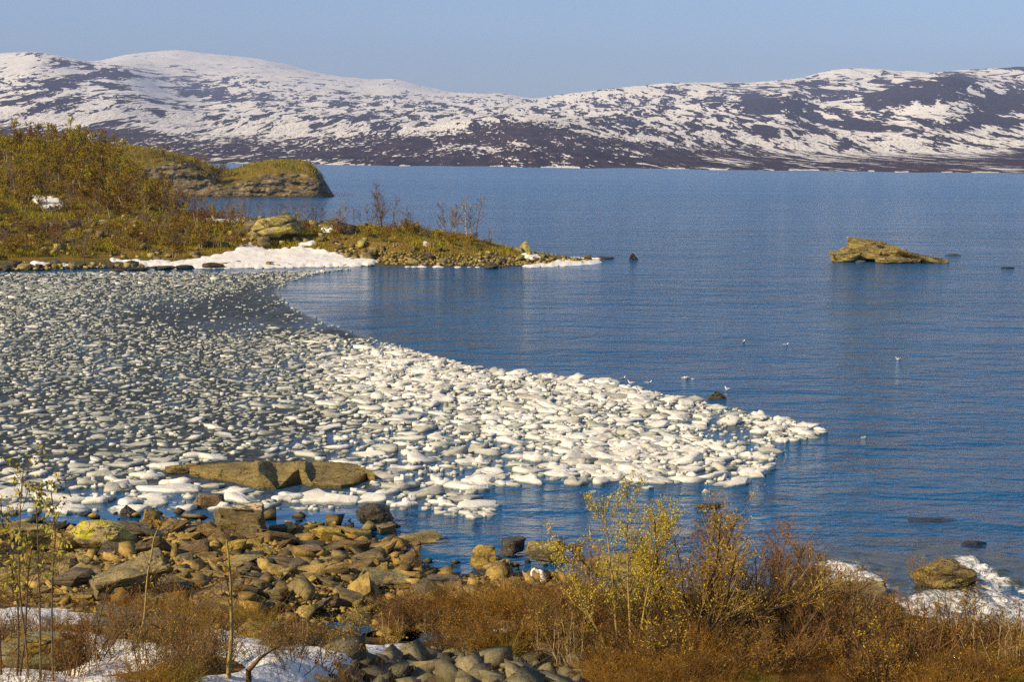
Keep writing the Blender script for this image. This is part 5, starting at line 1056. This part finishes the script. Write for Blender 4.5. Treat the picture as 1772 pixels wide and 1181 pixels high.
near_plant(426, 1200, plant_meshes(P, 'birch', 'bark', 'twig', None, 0.03, P.r, 0), 1.0, 115, 'short thick crooked birch stem bent right, standing in the snow', 'birch_tree', cat='tree')
P = Plant(523); pts, ds = P.limb([0, 0, -.1], [0.25, 0, 1], 1.3, 0.018, 0.006, 7, 0.10, 0.0, True); P.branch(pts, ds, 0.5, 0.005, 9, .3, .5, .1, 2, .2, 3, 1)
near_plant(158, 1140, plant_meshes(P, 'sapling', 'bark', 'twig', 'rbud', 0.03, P.r, .2), 1.25, 150, 'thin pale sapling leaning right beside the dark slab in the snow', 'birch_sapling', cat='sapling')
near_plant(1645, 1098, make_shrub(530, 1.2, 5, 0.7, 'dbark', 'twig', 'rbud', .018, .2, 7, .012), 1.1, 100, 'thin dark many stemmed bush standing before the rapids', 'shrub')
near_plant(1600, 1024, make_shrub(531, 1.2, 8, 0.6, 'bark', 'rtwig', 'rbud', .018, .25, 9, .009), 1.1, 78, 'rusty twiggy bush growing at the left of the boulder in the rapids', 'shrub')
near_plant(560, 1178, make_shrub(532, 1.2, 5, 0.35, 'bark', 'twig', 'rbud', .03, .2, 6, .012), 1.1, 128, 'reddish bare bush standing in front of the dark pool', 'shrub')
SH = [make_shrub(540 + i, 1.2, (9, 12, 8, 11, 10, 7)[i], (0.7, 0.9, 0.5, 1.0, 0.7, .6)[i], ('bark', 'dbark', 'bark', 'bark', 'dbark', 'pbark')[i], ('rtwig', 'rtwig', 'twig', 'rtwig', 'twig', 'rtwig')[i], ('rbud', 'rbud', 'rbud', None, 'rbud', None)[i], 0.017, (0.12, 0.2, 0.25, 0, 0.1, 0)[i], 10, 0.010, kids=5) for i in range(6)]
SN = ['rust budded', 'dark stemmed rusty', 'narrow rusty', 'bare brown', 'dark stemmed', 'pale stemmed bare']
def zone_sh(px, py):
    if px < 130: return 'in the snow at the lower left corner'
    if px < 330: return 'in the snow below the dark slab'
    if px < 560: return 'on the snow around the kinked golden birch'
    if px < 760: return 'beside the dark pool and its snow'
    if px < 930: return 'left of the yellow willow along the shore' if py < 1120 else 'above the rock heap at the bottom'
    if px < 1120: return 'around the foot of the yellow willow'
    if px < 1300: return 'below the wide dark limbed bush'
    if px < 1480: return 'below the flat slab by the rapids'
    if px < 1620: return 'left of the bush before the rapids'
    return 'in the lower right corner'
rs = np.random.default_rng(61); cells = {}; made = 0
ZN = [(-20, 330, 1105, 1195, 32, 45, 95), (330, 560, 1125, 1195, 11, 50, 90), (600, 780, 1080, 1145, 9, 40, 80), (720, 1010, 1068, 1132, 8, 40, 75), (930, 1130, 1070, 1185, 18, 60, 110), (1120, 1480, 1085, 1195, 34, 65, 125), (1440, 1790, 1120, 1200, 32, 65, 120)]
for x0, x1, y0, y1, n, h0, h1 in ZN:
    for _ in range(n):
        x = rs.uniform(x0, x1); y = y0 + (y1 - y0) * rs.random()
        if x > 1500: y = max(y, np.interp(x, [1500, 1600, 1700, 1790], [1110, 1140, 1150, 1150]))
        i = int(rs.integers(6)); i = 3 if x < 330 and rs.random() < .5 else i
        near_plant(x, y, SH[i], 1.1, rs.uniform(h0, h1) * 1.25, None, 'shrub', rs.uniform(0, 6.28), rs.uniform(.85, 1.2), group='bare bushes on the near bank', what=f"{SN[i]} bush", where=zone_sh(x, y))
# scrub mass between the bushes
def clump(seed, n, h, sp):
    P = Plant(seed)
    for k in range(n):
        a = P.r.uniform(0, 6.28); o_ = P.r.uniform(0, 1); pts, ds = P.limb([sp * .5 * o_ * math.cos(a), sp * .5 * o_ * math.sin(a), -.05], [o_ * math.cos(a) * 1.1, o_ * math.sin(a) * 1.1, 1], h * P.r.uniform(.5, 1), .0065, .0035, 4, .30, .03, False)
        P.branch(pts, ds, h * .42, .0038, 5, .25, .55, .05, 1, .3, 0, 1)
    V, q = tubes(P.twig, 3); L, lq = leaves(np.array(P.tip)[P.r.random(len(P.tip)) < .07], 0.018, P.r); return V, q, L, lq
CL = [clump(600 + i, 20, 0.95, 0.6) for i in range(6)]
n = 30000; px = rs.uniform(-40, 1810, n); py = rs.uniform(1030, 1230, n); p = on_plane(px, py)
for _ in range(8): z = gz(p[:, 0], p[:, 1]); d = p - CAM; p = CAM + d * ((z - H) / d[:, 2])[:, None]
bn = np.interp(px, [0, 300, 500, 700, 800, 950, 1100, 1400, 1500, 1772], [1045, 1055, 1068, 1046, 1032, 1036, 1052, 1066, 1085, 1120])
ms = np.full(n, -99.0)
for pl in SNOWN: ms = np.maximum(ms, polydist(px, py, pl))
heap = (px > 575) & (px < 1005) & (py > 1132 + np.abs(px - 780) * .06)
ok = (py > bn + rs.normal(0, 8, n)) & (ms < -2 + rs.normal(0, 3, n)) & ((~heap) | (rs.random(n) < .06)) & (pooldep(p[:, 0], p[:, 1]) < .15) & (p[:, 2] > 0.06)
ok &= rs.random(n) < np.interp(px, [0, 560, 650, 720, 1000, 1100], [0.06, .06, .07, .07, .24, .58]) * np.clip(0.75 + 1.6 * fbm(p[:, :2] / 1.1, 3, 101), 0.05, 1.3)
p = p[ok]; p = p[:6000]; print('scrub', len(p)); VV, FF, LV, LF, a1, a2 = [], [], [], [], 0, 0
for q in p:
    V, f, L, lf = CL[int(rs.integers(6))]; a = rs.uniform(0, 6.28); s_ = rs.uniform(.5, 1.0) * (0.75 + 0.6 * float(vnoise(np.array([[q[0] / 1.6, q[1] / 1.6]]), 9)[0]))
    VV.append(rot2(V * s_, a) + q); FF.append(f + a1); a1 += len(V); LV.append(rot2(L * s_, a) + q); LF.append(lf + a2); a2 += len(L)
F1 = np.concatenate(FF); F2 = np.concatenate(LF) + a1
tag(link('scrub_undergrowth', mesh_data('scrub_undergrowth', np.concatenate(VV + LV), [F1, F2], [M['scrub'], M['rbud']], False, np.concatenate([np.zeros(len(F1), int), np.ones(len(F2), int)]))), 'dense brown dwarf scrub covering the near bank', 'undergrowth', None, 'stuff')

# ------------------------------------------------------------------ gulls and a ragged white scrap
M['gullw'] = mat_plain('white_feathers', (0.80, 0.78, 0.74), (0.72, 0.70, 0.66)); M['gullg'] = mat_plain('grey_feathers', (0.34, 0.35, 0.37), (0.42, 0.43, 0.45)); M['beak'] = mat_plain('yellow_beak', (0.5, 0.33, 0.04), (0.45, 0.3, 0.04)); M['blk'] = mat_plain('black_feathers', (0.02, 0.02, 0.02), (0.03, 0.03, 0.03))
def loft(st, n=12):
    """closed body from stations (x, z, half width, half height)"""
    t = np.linspace(0, 2 * math.pi, n, endpoint=False); V = [[st[0][0], 0, st[0][1]]]
    for x, z, a, b in st[1:-1]: V += [[x, a * math.cos(k), z + b * math.sin(k)] for k in t]
    V.append([st[-1][0], 0, st[-1][1]]); m = len(st) - 2; f = [[1 + j * n + i, 1 + j * n + (i + 1) % n, 1 + (j + 1) * n + (i + 1) % n, 1 + (j + 1) * n + i] for j in range(m - 1) for i in range(n)]
    t3 = [[0, 1 + (i + 1) % n, 1 + i] for i in range(n)] + [[len(V) - 1, 1 + (m - 1) * n + i, 1 + (m - 1) * n + (i + 1) % n] for i in range(n)]
    return np.array(V), np.array(f), np.array(t3)
gb = loft([(-0.25, 0.10), (-0.22, 0.10, 0.03, 0.012), (-0.15, 0.085, 0.055, 0.035), (-0.05, 0.06, 0.08, 0.065), (0.05, 0.06, 0.08, 0.07), (0.12, 0.085, 0.062, 0.062), (0.155, 0.13, 0.042, 0.045), (0.175, 0.175, 0.036, 0.036), (0.205, 0.195, 0.034, 0.034), (0.232, 0.192, 0.02, 0.02), (0.24, 0.19)])
gbm = mesh_data('body', gb[0], [gb[1], gb[2]], M['gullw'], True)
bk = loft([(0.232, 0.192), (0.236, 0.19, 0.011, 0.012), (0.265, 0.186, 0.007, 0.008), (0.285, 0.178)], 6); bkm = mesh_data('beak', bk[0], [bk[1], bk[2]], M['beak'], True)
def wing(s_): 
    w_ = loft([(-0.30, 0.115), (-0.24, 0.115, 0.012, 0.012), (-0.12, 0.11, 0.022, 0.035), (0.0, 0.095, 0.022, 0.05), (0.08, 0.09, 0.016, 0.035), (0.10, 0.09)], 8); V = w_[0].copy(); V[:, 1] += s_ * (0.075 - 0.18 * np.clip(-0.05 - V[:, 0], 0, 1)); return mesh_data('wing', V, [w_[1], w_[2]], M['gullg'], True)
wm = [wing(-1), wing(1)]
eb = loft([(0.203, 0.2), (0.206, 0.2, 0.037, 0.004), (0.212, 0.2, 0.037, 0.004), (0.215, 0.2)], 8); em = mesh_data('eye', eb[0], [eb[1], eb[2]], M['blk'])
for x, y, rz_, z, lb in [(1287, 593, 1.2, 0, 'white gull afloat on open water, leftmost of three far out'), (1360, 598, 0.3, 0, 'white gull afloat on open water, middle of three far out'), (1555, 623, 3.3, 0, 'white gull afloat on open water, farthest right of all'), (1078, 661, 0.8, 0.10, 'white gull standing on the far edge of the drift ice'), (1258, 675, 2.0, 0, 'white gull afloat close behind the small black rock'), (1092, 668, 2.6, .1, 'white gull resting on ice beside the gull on the far edge'), (1122, 668, .2, .1, 'white gull on the ice edge nearest to the two loose ice pieces')]:
    e = empty('gull', tuple(on_plane(x, y) + [0, 0, z - 0.02]), rz_); e.scale = (0.72,) * 3
    link('body', gbm, e); link('beak', bkm, e); link('wing', wm[0], e); link('wing', wm[1], e); link('eye', em, e); tag(e, lb, 'gull', 'gulls on the bay')
# ragged white arch
b = near_at(928, 1014); D = float(np.hypot(b[0], b[1])); k = D / F
path = np.array([(-8, 0), (-9, 12), (-8, 24), (-5, 30), (0, 27), (4, 24), (8, 26), (11, 18), (13, 10), (10, 3), (9, -2)], float); t = np.linspace(0, len(path) - 1, 46); path = np.stack([np.interp(t, np.arange(len(path)), path[:, i]) for i in (0, 1)], -1)
rr = np.interp(t, [0, 3, 4, 6, 8, 9, 10], [1.6, 2.2, 2.6, 3.2, 5.0, 4.2, 1.0]); n = 10; th = np.linspace(0, 6.283, n, endpoint=False)
dv = np.gradient(path, axis=0); dv /= np.linalg.norm(dv, axis=1)[:, None]; nv = np.stack([-dv[:, 1], dv[:, 0]], -1)
R = rr[:, None] * (1 + 0.45 * np.random.default_rng(5).uniform(-1, 1, (46, n)))
V = np.stack([path[:, :1] + nv[:, :1] * np.cos(th) * R, np.sin(th) * R * 0.8 + 0 * R, path[:, 1:] + nv[:, 1:] * np.cos(th) * R], -1) * k
i = np.arange(46 * n).reshape(46, n); f = np.stack([i[:-1], np.roll(i, -1, 1)[:-1], np.roll(i, -1, 1)[1:], i[1:]], -1).reshape(-1, 4)
o = link('ragged_scrap', mesh_data('ragged_scrap', V.reshape(-1, 3), [f], M['snow'], False), None, tuple(b)); tag(o, 'ragged white arch shaped scrap caught among the shore rocks', 'scrap')

# ------------------------------------------------------------------ labels
def ice_zone(x, y):
    d = 'shoreward edge' if y > 850 else 'near band' if y > 800 else 'middle band' if y > 730 else 'far band'
    s_ = 'left of the flat boulder' if x < 300 else 'beside the flat boulder' if x < 660 else 'right of the flat boulder' if x < 850 else 'above the near blue water' if x < 1050 else 'behind the yellow willow' if x < 1180 else 'at the right hand end'
    return d + ' ' + s_
def ordw(i): return ['first', 'second', 'third', 'fourth', 'fifth', 'sixth', 'seventh', 'eighth', 'ninth', 'tenth', 'eleventh', 'twelfth'][i] if i < 12 else f"{i + 1}{'th' if 10 <= (i + 1) % 100 <= 20 else {1: 'st', 2: 'nd', 3: 'rd'}.get((i + 1) % 10, 'th')}"
G_ = {}
for o, x, y, what, where in THINGS:
    if where == 'ICE': where = ice_zone(x, y)
    G_.setdefault((what, where), []).append((x, y, o))
for (what, where), L in G_.items():
    L.sort(key=lambda q: (q[0], q[1]))
    for i, (x, y, o) in enumerate(L):
        o['label'] = f"{what} {where}" if len(L) == 1 else f"{what} {where}, {ordw(i)} from left"

# ------------------------------------------------------------------ air
hb = np.array([[x, y, z] for x in (-9000, 9000) for y in (-400, 15500) for z in (-6, 900)], float)
hf = np.array([[0, 1, 3, 2], [4, 6, 7, 5], [0, 4, 5, 1], [2, 3, 7, 6], [0, 2, 6, 4], [1, 5, 7, 3]])
hm_ = bpy.data.materials.new('haze'); hm_.use_nodes = True; hn = hm_.node_tree; hn.nodes.remove(hn.nodes['Principled BSDF'])
hv = hn.nodes.new('ShaderNodeVolumePrincipled'); hv.inputs['Color'].default_value = (0.48, 0.61, 1.0, 1); hv.inputs['Density'].default_value = 7.5e-5; hv.inputs['Anisotropy'].default_value = 0.0
hn.links.new(hv.outputs[0], hn.nodes['Material Output'].inputs['Volume'])
tag(link('haze', mesh_data('haze', hb, [hf], hm_)), None, None, None, 'stuff')
